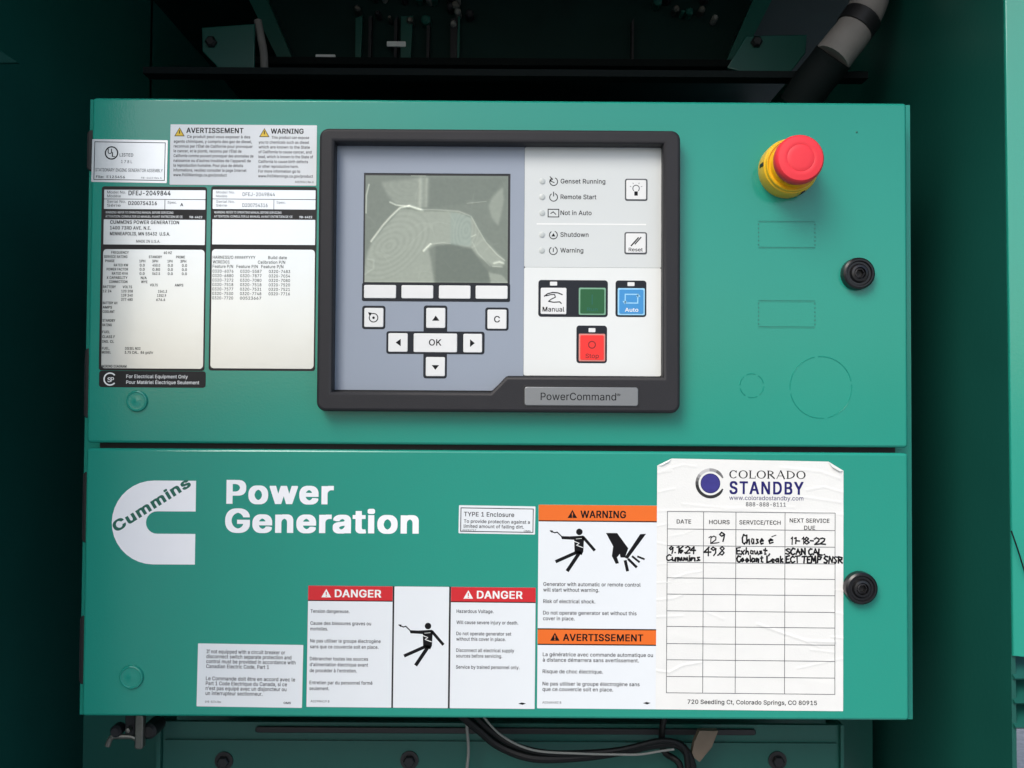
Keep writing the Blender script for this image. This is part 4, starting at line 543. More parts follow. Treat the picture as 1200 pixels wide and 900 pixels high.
# front post at the far end, lit by the open sky
za = at(1190, 769, YP)[1]
e = lambda z: pt[0]+(pb[0]-pt[0])*(z-pt[1])/(pb[1]-pt[1])
def slant(o):
    for v in o.data.vertices:
        v.co.y -= max(0, v.co.x-e(v.co.z+EL[2])-.004)*.45
slant(MB().plate([(e(.55),.55),(.56,.55),(.56,za),(e(za),za)][::-1], YP, .003, 'green_paint', bevel=.0008).build('door_post', E, EL))
slant(MB().plate([(e(.55)+.0075,.1),(.54,.1),(.54,za+.12),(e(za)+.0095,za+.12)][::-1], YP-.0012, .0012, 'green_paint', bevel=.0004).build('cover_strip', E, EL))
for k in range(3):
    z = za-.002-k*.0165; xL = e(z)+.001
    MB().add([(xL,YP,z-.013),(xL+.18,YP,z-.013),(xL+.18,YP+.018,z),(xL,YP+.018,z),(xL,YP+.002,z-.0145),(xL+.18,YP+.002,z-.0145),(xL+.18,YP+.02,z-.0015),(xL,YP+.02,z-.0015)],
             [(0,1,2,3),(7,6,5,4),(0,4,5,1),(3,2,6,7),(0,3,7,4),(1,5,6,2)], 'shaded_green').build('louver_slat', E, EL, smooth=0)
b = MB(); b.tube([(*at(1185,622,-.026),)[:1]+(-.026,)+(at(1185,622,-.026)[1],), (at(1193,645,-.026)[0],-.026,at(1193,645,-.026)[1]), (at(1204,680,-.026)[0],-.026,at(1204,680,-.026)[1])], .0005, 'cable_black', 6)
w = b.build('cord', None, (at(1193,645,-.026)[0],-.026,at(1193,645,-.026)[1])); w['label'] = 'thin dark cord hanging slantwise over the bright green post'; w['category'] = 'cord'
# ------------------------------------------------------------------ machinery behind and above the box
def X3(px, py, Y): a = at(px, py, Y); return (a[0], Y, a[1])
GY = .42
L = X3(600, 40, GY)
G = thing('radiator_guard', 'dark green trapezoid sheet metal guard above and behind the control box', 'guard', L)
f = Fr(600, 40, GY)
MB().prism([f.p(270,-60), f.p(345,88), f.p(850,88), f.p(925,-60)], GY+.01, GY+.014, 'deep_shade_green').build('back_panel', G, L, 0)
MB().prism([f.p(262,-60), f.p(288,-60), f.p(352,88), f.p(336,88)], GY-.02, GY+.009, 'shaded_green').build('side_rail', G, L, 0)
MB().prism([f.p(932,-60), f.p(906,-60), f.p(842,88), f.p(858,88)], GY-.02, GY+.009, 'shaded_green').build('side_rail', G, L, 0)
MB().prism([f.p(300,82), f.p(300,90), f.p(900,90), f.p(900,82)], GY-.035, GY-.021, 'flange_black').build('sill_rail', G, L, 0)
for (x, y, x2, y2) in ((371,67,394,72),(454,51,476,57)):
    MB().plate(rr(f,x,y,x2,y2,1,2), GY-.004, .002, 'ink_white').build('tag', G, L)
for k, (x, w) in enumerate(((417,8),(432,4),(462,4),(470,14),(500,4),(528,9),(536,3),(740,3))):
    MB().prism([f.p(x,20+random.random()*10), f.p(x+w,20), f.p(x+w*.8,78), f.p(x,80)], GY-.002, GY+.008, 'shaded_green' if k in (0,3,6) else 'bezel').build('strut', G, L, 0)
b = MB()
random.seed(3)
for k in range(26):
    x = random.choice([random.uniform(440,540), random.uniform(395,560), random.uniform(760,850)]); y = random.uniform(-8, 26)
    c = X3(x, y, GY-.01); r = random.uniform(.002, .006)
    b.lathe((c[0], c[2]), [(r, GY+.008), (r, GY-.006), (r*.6, GY-.008)], random.choice(['zinc','shaded_green','bezel','wire_grey']), 8)
b.build('fittings', G, L, kind='stuff')
for (pts, lab) in (([(236,32),(298,27),(298,84),(262,86),(237,60)], 'small dark green bracket plate left of the pale hose'),
                   ([(874,42),(946,40),(944,62),(924,88),(876,86),(852,80)], 'small dark green bracket plate beside the curved pipe')):
    c = X3(pts[0][0]+30, 60, .3); fr = Fr(pts[0][0]+30, 60, .3)
    t = thing('bracket', lab, 'bracket', c, 'bracket plates behind the box')
    MB().plate([fr.p(*q) for q in pts], .3, .004, 'shaded_green', bevel=.001).build('plate', t, c)
    MB().lathe(fr.p(pts[0][0]+12, 50), [(.006,.3),(.006,.296),(.004,.294)], 'black', 6).build('bolt', t, c)
o = MB().tube([X3(302,24,.31), X3(306,45,.31), X3(309,62,.31), X3(310,88,.31)], .0042, 'hose').build('hose', None, X3(306,45,.31)); o['label'] = 'short pale hose beside the dark bracket above the box'; o['category'] = 'hose'
L = X3(1000, 20, .13)
t = thing('exhaust_pipe', 'pale curved pipe with dark clamp above the emergency stop', 'pipe', L)
MB().tube([X3(1026,-50,.13), X3(1019,0,.13), X3(1003,32,.13), X3(984,57,.13), X3(974,70,.13)], (.0155,.0168), 'hose', 20).build('pipe_bend', t, L)
MB().tube([X3(977,66,.13), X3(968,78,.135), X3(952,98,.14), X3(935,125,.15)], .0174, 'flange_black', 20).build('dark_pipe_end', t, L)  # dark tube continuing the pale bend downward
MB().tube([X3(1011,20,.129), X3(1006,27,.129), X3(1001,34,.129)], .0169, 'black', 20).build('clamp', t, L)
for (a, b_, c_, lab) in (((-6,56),(24,75),(-6,76),'dark green gusset corner at the housing rim, far side from the green post'), ((1140,92),(1182,66),(1182,93),'dark green gusset corner beside the bright green post')):
    fr = Fr(a[0], a[1], .14); c = X3(a[0], a[1], .14)
    o = MB().prism([fr.p(*a), fr.p(*b_), fr.p(*c_)], .136, .14, 'shaded_green').build('gusset', None, c, 0); o['label'] = lab; o['category'] = 'gusset'; o['group'] = 'gussets of the housing'

# ------------------------------------------------------------------ control box body and doors
Zt = .2179; Zb = -.2179
z1 = at(586, 521.8, 0)[1]; z0 = at(586, 528.0, 0)[1]
xL_, xR_ = -.2895, .2895
BL = (0, .13, Zb)
CB = thing('control_box', 'wide green steel box behind the two doors, its rim showing at the sides', 'control box', BL)
bl = at(97.5, 600, .0225)[0]; br = at(1068.5, 600, .0225)[0]; zt2 = at(600, 124, .03)[1]; zb2 = at(600, 836, .03)[1]
MB().box(bl, br, .0225, .15, zb2, zt2, 'green_paint').build('body', CB, BL, 0)
MB().box(xL_+.004, xR_-.004, .012, .0215, z1-.012, z1+.006, 'black').build('seam_shade_strip', CB, BL, 0)  # added black strip standing in for the shade in the door seam
for (ya, yb, xo) in ((152,200,103.5),(408,490,100.2),(553,636,98),(722,802,94.5)):
    fr = Fr(xo, (ya+yb)/2, .012)
    h = MB().plate(rr(fr, xo-1, ya, xo+12, yb, 3, 3), .012, .010, 'black', bevel=.0008).build('hinge', CB, BL)
    MB().tube([(fr.p(xo-1,ya+3)[0], .013, fr.p(0,ya+3)[1]), (fr.p(xo-1,yb-3)[0], .013, fr.p(0,yb-3)[1])], .0007, 'bezel', 8).build('pin', h)
    hp = h.children[0]; hp.data.transform(Matrix.Translation((-BL[0],-BL[1],-BL[2])))

UL = (0, 0, z1)
UD = thing('control_panel_door', 'upper glossy green door carrying the display panel and emergency stop', 'door', UL, 'doors of the control box')
LL = (0, 0, Zb)
LD = thing('access_cover', 'lower glossy green cover carrying the big white lettering and service sheet', 'cover', LL, 'doors of the control box')
def wr(x0, x1, za, zb, r=.0025, n=4):
    P = []
    for cx, cz, a0 in ((x1-r,zb-r,0),(x0+r,zb-r,90),(x0+r,za+r,180),(x1-r,za+r,270)):
        for i in range(n+1):
            a = math.radians(a0+90*i/n); P.append((cx+r*math.cos(a), cz+r*math.sin(a)))
    return P
DT = .0205
F0 = Fr(586, 320, 0)
c_s, c_l = at(881, 452, 0), at(962, 454, 0)
k1 = Fr(922, 275, 0); k2 = Fr(922, 368, 0)
def rpts(fr, x0, y0, x1, y1): return [fr.p(x0,y0), fr.p(x0,y1), fr.p(x1,y1), fr.p(x1,y0)]
# the knock-outs are cut through the sheet and held by small bridges
sheet_holes = []
GAP = .00028
plugs = []
for c, R_ in ((c_s, .0084), (c_l, .0218)):
    nb = 4 if R_ > .01 else 6
    for k in range(nb):
        a0 = 360/nb*k+8+20; a1 = a0+360/nb-(9 if R_ > .01 else 16)
        o_ = [(c[0]+(R_+GAP)*math.cos(math.radians(a0+(a1-a0)*i/14)), c[1]+(R_+GAP)*math.sin(math.radians(a0+(a1-a0)*i/14))) for i in range(15)]
        i_ = [(c[0]+(R_-GAP)*math.cos(math.radians(a1-(a1-a0)*i/14)), c[1]+(R_-GAP)*math.sin(math.radians(a1-(a1-a0)*i/14))) for i in range(15)]
        sheet_holes.append(o_+i_)
for fr in (k1, k2):
    for (x0,y0,x1,y1) in ((890,-15.5,954,-14.9),(890,14.9,954,15.5)):
        sheet_holes.append([fr.p(x0,y0+fr.cy), fr.p(x0,y1+fr.cy), fr.p(x1,y1+fr.cy), fr.p(x1,y0+fr.cy)])
    for xx in (889, 955):
        for j in range(5):
            y0 = fr.cy-13+j*5.6
            sheet_holes.append([fr.p(xx-.35,y0), fr.p(xx-.35,y0+3.2), fr.p(xx+.35,y0+3.2), fr.p(xx+.35,y0)])
b = MB()
b.plate(wr(xL_, xR_, z1, Zt), 0, .0045, 'green_paint', bevel=.0019, holes=[])
# grooves of the knock-outs: narrow recessed channels set into the face are modelled as raised lips round a dark slit
u = b.build('door_sheet', UD, UL)
def flange(D, DL, za, zb):
    m = MB(); t = .0018
    x0, x1 = xL_+.0006, xR_-.0006
    m.box(x0, x0+t, .002, DT, za+.0006, zb-.0006, 'green_paint'); m.box(x1-t, x1, .002, DT, za+.0006, zb-.0006, 'green_paint')
    m.box(x0+t, x1-t, .002, DT, za+.0006, za+.0006+t, 'green_paint'); m.box(x0+t, x1-t, .002, DT, zb-.0006-t, zb-.0006, 'green_paint')
    m.build('flange', D, DL, 0)
flange(UD, UL, z1, Zt); flange(LD, LL, Zb, z0)
MB().plate(wr(xL_, xR_, Zb, z0), 0, .0045, 'green_paint', bevel=.0019).build('door_sheet', LD, LL)

def ring_lip(c, R_, a0, a1, m, w=.0005, h=.00022, n=20):   # small rounded weld-like lip of a partly punched knock-out
    pts = [(c[0]+R_*math.cos(math.radians(a0+(a1-a0)*i/n)), -h*.2, c[1]+R_*math.sin(math.radians(a0+(a1-a0)*i/n))) for i in range(n+1)]
    vs = []; fs = []
    for i, p in enumerate(pts):
        ang = math.radians(a0+(a1-a0)*i/n)
        for (dr, dy) in ((-w,.0001),(-w*.45,-h),(0,-.00002),(w*.45,-h),(w,.0001)):
            vs.append((c[0]+(R_+dr)*math.cos(ang), dy, c[1]+(R_+dr)*math.sin(ang)))
    for i in range(n):
        for j in range(4): fs.append((i*5+j, i*5+j+1, (i+1)*5+j+1, (i+1)*5+j))
    m.add(vs, fs, 'green_paint')
for c, R_, nb in ((c_s, .0084, 6), (c_l, .0218, 4)):
    m = MB()
    for k in range(nb):
        a0 = 360/nb*k+12; ring_lip(c, R_, a0, a0+360/nb-(7 if nb == 4 else 14), m)
        fr = Fr(0,0,0); fr.X, fr.Z, fr.k, fr.cx, fr.cy = c[0], c[1], 1, 0, 0
        m.arc(fr, 0, 0, R_, .00022, a0, a0+360/nb-(7 if nb == 4 else 14), 'groove', d=3e-5, n=20)
    m.build('knockout', UD, UL)
for fr in (k1, k2):
    m = MB()
    for yy in (-15.3, 15.3):
        for dy in (-.9, .9): m.line(fr, [(889,fr.cy+yy+dy),(955,fr.cy+yy+dy)], .5, 'green_paint', d=.00018)
        m.line(fr, [(889,fr.cy+yy),(955,fr.cy+yy)], .42, 'groove', d=3e-5)
    for xx in (889, 955):
        for j in range(6): m.rect(fr, xx-.7, fr.cy-13+j*4.8, xx+.7, fr.cy-13+j*4.8+2.0, 'groove', d=3e-5)
    m.build('knockout', UD, UL)
for D, DL, (x, y, r) in ((UD,UL,(161,470,12.5)), (LD,LL,(154.5,793,14))):
    c = at(x,y,0); r *= .0006
    MB().lathe(c, [(r,.0005),(r,-.0010),(r*.94,-.0018),(r*.84,-.0020),(r*.78,-.0015),(r*.3,-.0014),(r*.1,-.0016)], 'green_paint').build('rivet', D, DL)
c = at(1004,155,0); MB().lathe(c, [(.0008,.0),(.0008,-.0001),(.0004,-.0003)], 'ink_green', 12).build('screw', UD, UL)
def latch(D, DL, x, y):
    c = at(x, y, -.006); R_ = 19.2*.0006*.99
    l = MB().lathe(c, [(R_,0.0),(R_,-.003),(R_*.97,-.0052),(R_*.86,-.0062),(R_*.78,-.0062),(R_*.72,-.0050),(R_*.60,-.0050),(R_*.5,-.0066),(R_*.36,-.0070),(R_*.34,-.002)], 'black_gloss', 56).build('latch', D, DL)
    s_ = MB(); s_.lathe(c, [(R_*.33,-.0021),(R_*.33,-.0060),(R_*.26,-.0064)], 'bezel', 6, close=False); s_.lathe(c, [(R_*.26,-.0064),(R_*.24,-.0030),(.0002,-.0028)], 'black', 6)
    s_.build('hex_socket', l, DL)
latch(UD, UL, 1007.5, 320); latch(LD, LL, 1010.5, 690)

# ------------------------------------------------------------------ emergency stop
c0 = at(921, 200, 0); L = (c0[0], 0, c0[1])
t = thing('emergency_stop_button', 'red mushroom push button on a yellow collar on the upper door', 'push button', L)
MB().lathe(c0, [(.0198,0),(.0200,-.003),(.0199,-.009),(.0192,-.0125),(.0184,-.0132),(.0184,-.0152),(.0180,-.0160),(.0174,-.0160),(.0170,-.0150),(.0158,-.0150),(.0150,-.0185),(.0120,-.0190)], 'estop_yellow', 72).build('collar', t, L)
MB().lathe(c0, [(.0110,-.0185),(.0112,-.0215),(.0150,-.0222),(.0162,-.0236),(.0167,-.0262),(.0166,-.0290),(.0160,-.0312),(.0150,-.0322),(.0118,-.03262),(.0096,-.0328),(.0092,-.03262),(.0088,-.0328),(.0060,-.0330),(.0004,-.0331)], 'estop_red', 72).build('mushroom_cap', t, L)
a = math.radians(176)
for a in (176, 296):
    a = math.radians(a); ux, uz = math.cos(a), math.sin(a); tx, tz = -uz, ux
    vs = []
    for rr_ in (.0190, .0202):
        for tt in (-.0012, .0012):
            for yy in (-.0052, -.0118): vs.append((c0[0]+ux*rr_+tx*tt, yy, c0[1]+uz*rr_+tz*tt))
    MB().add(vs, [(0,1,3,2),(4,6,7,5),(0,4,5,1),(2,3,7,6),(0,2,6,4),(1,5,7,3)], 'black').build('slot', t, L, 0)

# ------------------------------------------------------------------ display unit
YL, YO = -.0118, -.0012
fl = Fr(585, 317, YL)
L = (fl.X, 0, fl.Z)
HU = thing('display_unit', 'dark framed operator panel with grey screen and keys on upper door', 'control panel', L)
fo = Fr(585, 317, YO)
inner = [(392.5,167),(775.5,166.5),(775.5,440.5),(592,440.5),(574,458.5),(392,458.5)]
inner_w = [fl.p(390.5,166), fl.p(777.5,166), fl.p(777.5,441), fl.p(594,441), fl.p(576,460), fl.p(390.5,460)]
b = MB(); b.plate(rr(fl,372.3,150,797.6,483,11,8), YL, -YL, 'bezel', bevel=.0022, holes=[inner_w[::-1]])
b.build('bezel', HU, L)
b = MB(); b.prism([fo.p(388,163),fo.p(780,163),fo.p(780,446),fo.p(595,446),fo.p(577,464),fo.p(388,464)], YO+.0006, -.0003, 'black'); b.build('back_plate', HU, L, 0)
gp = MB()
SX0, SY0, SX1, SY1 = 425.5, 203, 597.5, 334
ov = [fo.p(393.5,171),fo.p(614,171),fo.p(614,440.5),fo.p(596,440.5),fo.p(577.5,458),fo.p(393.5,458)]
gp.plate(ov[::-1], YO, .0005, 'overlay_blue', bevel=.0001, holes=[[fo.p(SX0,SY0),fo.p(SX0,SY1),fo.p(SX1,SY1),fo.p(SX1,SY0)]])
keyplate = gp.build('overlay_sheet', HU, L)
part(keyplate, 'blue grey overlay round the screen')
w = MB(); w.plate(rr(fo,614.2,171,775,312.8,2,3), YO, .0005, 'overlay_grey', bevel=.0001)
ogr = part(w.build('overlay_sheet', HU, L), 'pale grey overlay with indicator lamps')
w = MB(); w.plate(rr(fo,614.2,313,775,440,2,3), YO, .0005, 'overlay_white', bevel=.0001)
owh = part(w.build('overlay_sheet', HU, L), 'white overlay under the coloured keys')

# screen
MB().prism([fo.p(423,200),fo.p(600,200),fo.p(600,338),fo.p(423,338)], YO+.0005, YO+.0008, 'lcd_frame').build('screen_frame', HU, L, 0)
def film():
    NX, NY = 216, 166
    X, Yp = np.meshgrid(np.linspace(74, 1120, NX), np.linspace(72, 858, NY))
    def inside(poly):
        c = np.zeros(X.shape, bool); n = len(poly)
        for i in range(n):
            x1, y1 = poly[i]; x2, y2 = poly[(i+1)%n]
            if y1 == y2: continue
            k = ((y1 > Yp) != (y2 > Yp)) & (X < (x2-x1)*(Yp-y1)/(y2-y1)+x1); c ^= k
        return c.astype(float)
    def dist(pl):
        D = np.full(X.shape, 1e9)
        for (x1,y1),(x2,y2) in zip(pl[:-1], pl[1:]):
            dx, dy = x2-x1, y2-y1; t = np.clip(((X-x1)*dx+(Yp-y1)*dy)/(dx*dx+dy*dy), 0, 1)
            D = np.minimum(D, np.hypot(X-x1-t*dx, Yp-y1-t*dy))
        return D
    def blur(a, n):
        for _ in range(n):
            p = np.pad(a, 1, mode='edge'); a = (p[:-2,1:-1]+p[2:,1:-1]+p[1:-1,:-2]+p[1:-1,2:]+4*p[1:-1,1:-1])/8
        return a
    wob = 10*np.sin(X/70+Yp/110)+8*np.sin(Yp/60-X/140)
    tone = np.full(X.shape, .235)
    star = [(90,640),(125,555),(330,315),(480,330),(760,335),(860,380),(900,460),(960,560),(1100,690),(1080,740),(1010,740),(900,660),(850,600),(700,575),(600,580),(540,610),(560,700),(585,866),(62,866)]
    m1 = inside(star); m2 = inside([(190,120),(540,80),(530,310),(300,290),(230,210)]); m3 = inside([(1080,150),(1090,260),(1050,440),(1000,380),(975,290),(1010,220)])
    m4 = inside([(980,780),(1080,800),(1130,860),(1000,866)]); m5 = inside([(590,590),(700,575),(850,605),(980,780),(990,866),(590,866)])
    m6 = inside([(540,90),(1110,90),(960,260),(830,275),(540,310)])
    tone = tone + .30*blur(m1,9)+.20*blur(m2,16)+.22*blur(m3,8)+.25*blur(m4,3)-.13*blur(m5,7)-.05*blur(m6,6)
    # contact rings of the protective film
    def rings(cx, cy, ax, ay, rot, sp, amp, mask, lo, hi):
        r = math.radians(rot); u = ((X-cx)*math.cos(r)+(Yp-cy)*math.sin(r))/ax; v = (-(X-cx)*math.sin(r)+(Yp-cy)*math.cos(r))/ay
        d = np.hypot(u, v)+wob*.2
        return amp*np.cos(2*PI*d/sp)*mask*((d>lo)&(d<hi))
    tone += rings(250, 590, 1.15, .72, -38, 44, .03, blur(m1,2), 15, 300)*(X < 560)
    tone += rings(815, 470, .55, 1.0, 8, 42, .03, blur(m1,2)*(X > 640)*(X < 930), 5, 190)
    tone += rings(380, 150, 1.5, .8, 5, 40, .015, blur(m2,2), 15, 200)
    H = np.zeros(X.shape)
    for pl, w_, h_, a_ in (([(120,560),(200,450),(260,380),(330,312),(400,300),(480,325)],7,.35,.5), ([(255,270),(300,292),(400,302)],6,.25,.45),
                   ([(400,300),(440,312),(490,328)],11,.35,.35), ([(480,325),(600,325),(760,335),(850,370),(900,460),(960,560),(1040,650),(1098,695)],5,.2,.2), ([(478,95),(480,190),(478,300)],14,.25,.13), ([(525,95),(522,300)],9,.12,.08),
                   ([(505,628),(530,600),(555,578)],7,.3,.5), ([(555,578),(640,567),(700,573)],4,.15,.15), ([(820,275),(960,260)],4,.15,.2),
                   ([(100,140),(82,220),(80,350)],5,.2,.45), ([(410,70),(510,70)],5,.2,.55), ([(1020,715),(1060,705),(1090,715)],8,.25,.35), ([(1010,738),(1080,742)],4,.2,.2), ([(855,520),(885,505)],4,.15,.25),
                   ([(80,800),(140,760),(140,700),(100,690)],7,.15,.1), ([(62,852),(1130,856)],4,.1,.12), ([(860,560),(900,640),(990,735)],4,.12,.1)):
        d = dist(pl); g_ = np.exp(-(d/w_)**2); H += h_*g_; tone += a_*1.35*g_  # ridge highlights and the top glare are painted into the tone too
    n_ = np.sin(X/61+1.3*np.sin(Yp/83))+np.sin(Yp/47+1.7*np.sin(X/71))
    cr = np.exp(-(n_/.07)**2)*(.5+.5*np.sin(X/90+Yp/57)); H += .05*cr+.02*np.sin(X/23)*np.sin(Yp/31); tone += .06*cr
    rng = np.random.RandomState(4); tone += blur(rng.randn(*X.shape), 9)*.05
    hue = np.clip(blur(inside([(700,335),(850,370),(850,590),(700,580)]),5),0,1)
    return X, Yp, tone, H, hue
X_, Y_, tone, Hh, hue = film()
fs_ = Fr(511, 269, YO+.0004)
NY_, NX_ = X_.shape
vs = []
for j in range(NY_):
    for i in range(NX_):
        p = fs_.p(416+X_[j,i]/6.25, 194+Y_[j,i]/6.25); vs.append((p[0], YO+.0004-Hh[j,i]*.0007, p[1]))
fs = [(j*NX_+i, (j+1)*NX_+i, (j+1)*NX_+i+1, j*NX_+i+1) for j in range(NY_-1) for i in range(NX_-1)]
m = bpy.data.materials.new('lcd_film'); m.use_nodes = True; MAT['lcd_film'] = m
n = m.node_tree; bs = n.nodes['Principled BSDF']; bs.inputs['Roughness'].default_value = .3
vc = n.nodes.new('ShaderNodeVertexColor'); vc.layer_name = 'tone'; n.links.new(vc.outputs[0], bs.inputs['Base Color'])
b = MB().add(vs, fs, 'lcd_film')
sc_ = b.build('screen_film', HU, L, smooth=180)
at_ = sc_.data.color_attributes.new('tone', 'FLOAT_COLOR', 'POINT')
tt = np.clip(tone, .05, 1.15).ravel(); hu = hue.ravel()
lo = np.array([.115,.145,.12]); hi = np.array([.60,.66,.55]); lo2 = np.array([.09,.13,.125])
colr = lo+(hi-lo)*tt[:,None]**1.45; colr = colr*(1-.3*hu[:,None])+colr*np.array([.8,1.02,1.12])*.3*hu[:,None]
at_.data.foreach_set('color', np.c_[colr, np.ones(len(tt))].ravel())
part(sc_, 'greenish grey screen under a wrinkled protective film')

# soft keys under the screen and navigation keys
MB().plate(rr(fo,424.5,332.5,598,354,2,3), YO-.0001, .0006, 'key_black').build('key_surround', HU, L)
def key(x0, y0, x1, y1, mt='key_white', edge=None, r=1.5, label=None, draw=None):
    b = MB()
    if edge: b.plate(rr(fo,x0,y0,x1,y1,r,3), YO-.0004, .0006, edge, bevel=.0002); b.plate(rr(fo,x0+1.7,y0+1.7,x1-1.7,y1-1.7,r,3), YO-.0006, .0003, mt, bevel=.0001)
    else: b.plate(rr(fo,x0,y0,x1,y1,r,3), YO-.0006, .0008, mt, bevel=.0003)
    k = b.build('key', HU, L)
    if label: part(k, label)
    if draw:
        s_ = MB(); draw(s_, fo.at_depth(YO-.0006)); s_.build('symbol', k, L, 0)
    return k
for x0, x1 in ((427,464.5),(470.8,508),(514.6,551.6),(557.6,595)): key(x0,335,x1,350.5, label='blank white soft key')
for x0,y0,x1,y1 in ((425,359.3,452.2,386.8),(497,358.6,524.6,392),(569,360.5,596.4,387.6),(453.6,389,568.4,415.5),(497,412,524.6,444)):
    MB().plate(rr(fo,x0,y0,x1,y1,3,4), YO-.0001-(.00005 if y0 == 389 else 0), .0006, 'key_black').build('key_surround', HU, L)
def tri(cx, cy, r, a):
    return [(cx+r*math.cos(math.radians(a+k)), cy-r*math.sin(math.radians(a+k))) for k in (0,130,230)]
def d_home(s, f): s.arc(f,438.5,373.5,5,1.1,-200,110,'ink'); s.disc(f,438.5,373.5,1.5,'ink'); s.flat(f,[(432,367),(437,368),(434,372)],'ink')
key(427.6,362,450,384.4, draw=d_home)
key(500,361.5,522.4,385, draw=lambda s,f: s.flat(f, [(507,376.5),(515.5,376.5),(511.2,370.5)], 'ink'))
key(571.6,363,594,385.6, draw=lambda s,f: s.text(f,'C',579.4,378,7.4,x1=586.2,bold=.02))
key(456,391.4,478.6,413.2, draw=lambda s,f: s.flat(f, [(464.6,402.3),(470.5,398),(470.5,406.6)], 'ink'))
key(485.6,391.4,536.4,413.4, draw=lambda s,f: s.text(f,'OK',503.5,405.6,7.4,x1=518,bold=.012))
key(543.6,391.6,565.6,413.4, draw=lambda s,f: s.flat(f, [(557,402.5),(551.5,398),(551.5,407)], 'ink'))
key(500,419,522.4,441.4, draw=lambda s,f: s.flat(f, [(507,428.5),(515.5,428.5),(511.2,434)], 'ink'))
# right side keys
def outlined(x0,y0,x1,y1,draw):
    MB().plate(rr(fo,x0,y0,x1,y1,2.5,4), YO-.0001, .0006, 'ink_grey').build('key_surround', HU, L); key(x0+1.6,y0+1.6,x1-1.6,y1-1.6,draw=draw)
def d_bulb(s,f):
    s.arc(f,745,219.5,3.8,1,-50,230,'ink_grey'); s.rect(f,743,223,747,228,'ink')
    for a in (20,60,120,160): s.line(f,[(745+6.2*math.cos(math.radians(a)),219.5-6.2*math.sin(math.radians(a))),(745+7.6*math.cos(math.radians(a)),219.5-7.6*math.sin(math.radians(a)))],.6,'ink_grey')
outlined(732,207.8,758.6,234,d_bulb)
def d_reset(s,f):
    s.line(f,[(739.5,287),(748,277.5)],1.5,'ink'); s.line(f,[(744,285),(751,277)],1.3,'ink'); s.text(f,'Reset',736.5,293.6,4.2,x1=753,bold=.01)
outlined(731.6,270.8,758.2,297,d_reset)
LY = (211.5,230,248.8,274.5,293)
for y in LY: MB().lathe(fo.p(635,y), [(.0021,YO+.0002),(.0021,YO-.0003),(.0016,YO-.0005),(.0004,YO-.0006)], 'lamp_off', 20).build('indicator_lamp', HU, L)
s_ = MB()
for st, y, xe in zip(('Genset Running','Remote Start','Not in Auto','Shutdown','Warning'), LY, (709,698.5,693,689.5,683.5)): s_.text(fo, st, 656.5, y+2.4, 5.4, x1=xe, bold=.012)
for y in LY:
    if y == 248.8: s_.frame(fo,641.5,244,655,254,1,'ink'); s_.line(fo,[(645,249.5),(648,247.5),(651,250.5)],1,'ink')
    else: s_.arc(fo,648.3,y+.3,4.6,1,-240,70,'ink')
s_.line(fo,[(644,206),(647,209),(644,211),(649,213)],1,'ink'); s_.line(fo,[(648.3,224),(648.3,229)],1,'ink'); s_.flat(fo,[(646,276.5),(650.6,276.5),(648.3,272.5)],'ink'); s_.line(fo,[(648.3,290.5),(648.3,294.5)],1,'ink')
s_.rect(fo, 628.5, 261, 757, 262.6, 'ink_white')
s_.build('lettering', ogr, L, 0)
for x0,y0,x1,y1,led in ((631,327.8,712.4,371,(644.6,329.8,653,334.4)),(721.4,327.8,757.6,370.6,(735.4,329.8,743.6,334.4)),(675.8,381,711.6,425,(690,384,698,388.8))):
    MB().plate(rr(fo,x0,y0,x1,y1,3.5,5), YO-.0001, .0006, 'key_black').build('key_surround', HU, L)
    MB().plate(rr(fo,*led,.8,2), YO-.0004, .0004, 'key_white', bevel=.0001).build('indicator_lamp', HU, L)
def d_manual(s,f):
    s.line(f,[(638,347),(642,344),(648,342.5),(654,343),(659,345)],1.3,'ink'); s.line(f,[(640,346.5),(646,345),(650,345),(651,348),(646,350.5),(643,353)],1.1,'ink'); s.line(f,[(643,353),(649,354),(656,353.5),(658,355.5)],1.2,'ink'); s.text(f,'Manual',636,365,5.6,x1=661.5,bold=.02)
key(633.8,337,664,368,draw=d_manual,label='white manual key')
def d_run(s,f): s.text(f,'Run',688,364,4,x1=700.5,mat='ink_green',bold=.01); s.line(f,[(694,345),(694,356)],1,'ink_green')
key(678.4,336.6,710,368.6,'key_green','key_green_edge',label='dark green run key',draw=d_run)
def d_auto(s,f):
    s.frame(f,732,343.5,748,355,1.3,'key_blue_edge'); s.flat(f,[(729.5,352),(734.5,352),(732,356)],'key_blue_edge'); s.flat(f,[(745.5,347),(750.5,347),(748,343)],'key_blue_edge'); s.text(f,'Auto',732.5,364.6,4.6,x1=748,mat='ink_white',bold=.01)
key(724,336.8,755.8,368.6,'key_blue','key_blue_edge',label='light blue auto key',draw=d_auto)
key(678.6,390.6,709.6,423,'key_red','key_red_edge',label='red stop key',draw=lambda s,f:(s.arc(f,694,403.5,4,1.2,0,360,'ink_red'), s.text(f,'Stop',686.5,419,5,x1=702,mat='ink_red',bold=.02)))
fn = Fr(681, 465, YL-.0008)
MB().plate(rr(fn,612.5,451.6,750,477.2,3.5,4), YL-.0001, .0012, 'black', bevel=.0001).build('plate_recess', HU, L)
npl = MB().plate(rr(fn,614.6,453.6,748,475.6,3,4), YL-.0008, .0015, 'silver_plate', bevel=.0005).build('nameplate', HU, L)
s_ = MB(); s_.text(fn,'PowerCommand',633.6,469,8.6,x1=722,mat='ink'); s_.text(fn,'®',722.6,464.5,3.4,x1=727,mat='ink'); s_.build('lettering', npl, L, 0)

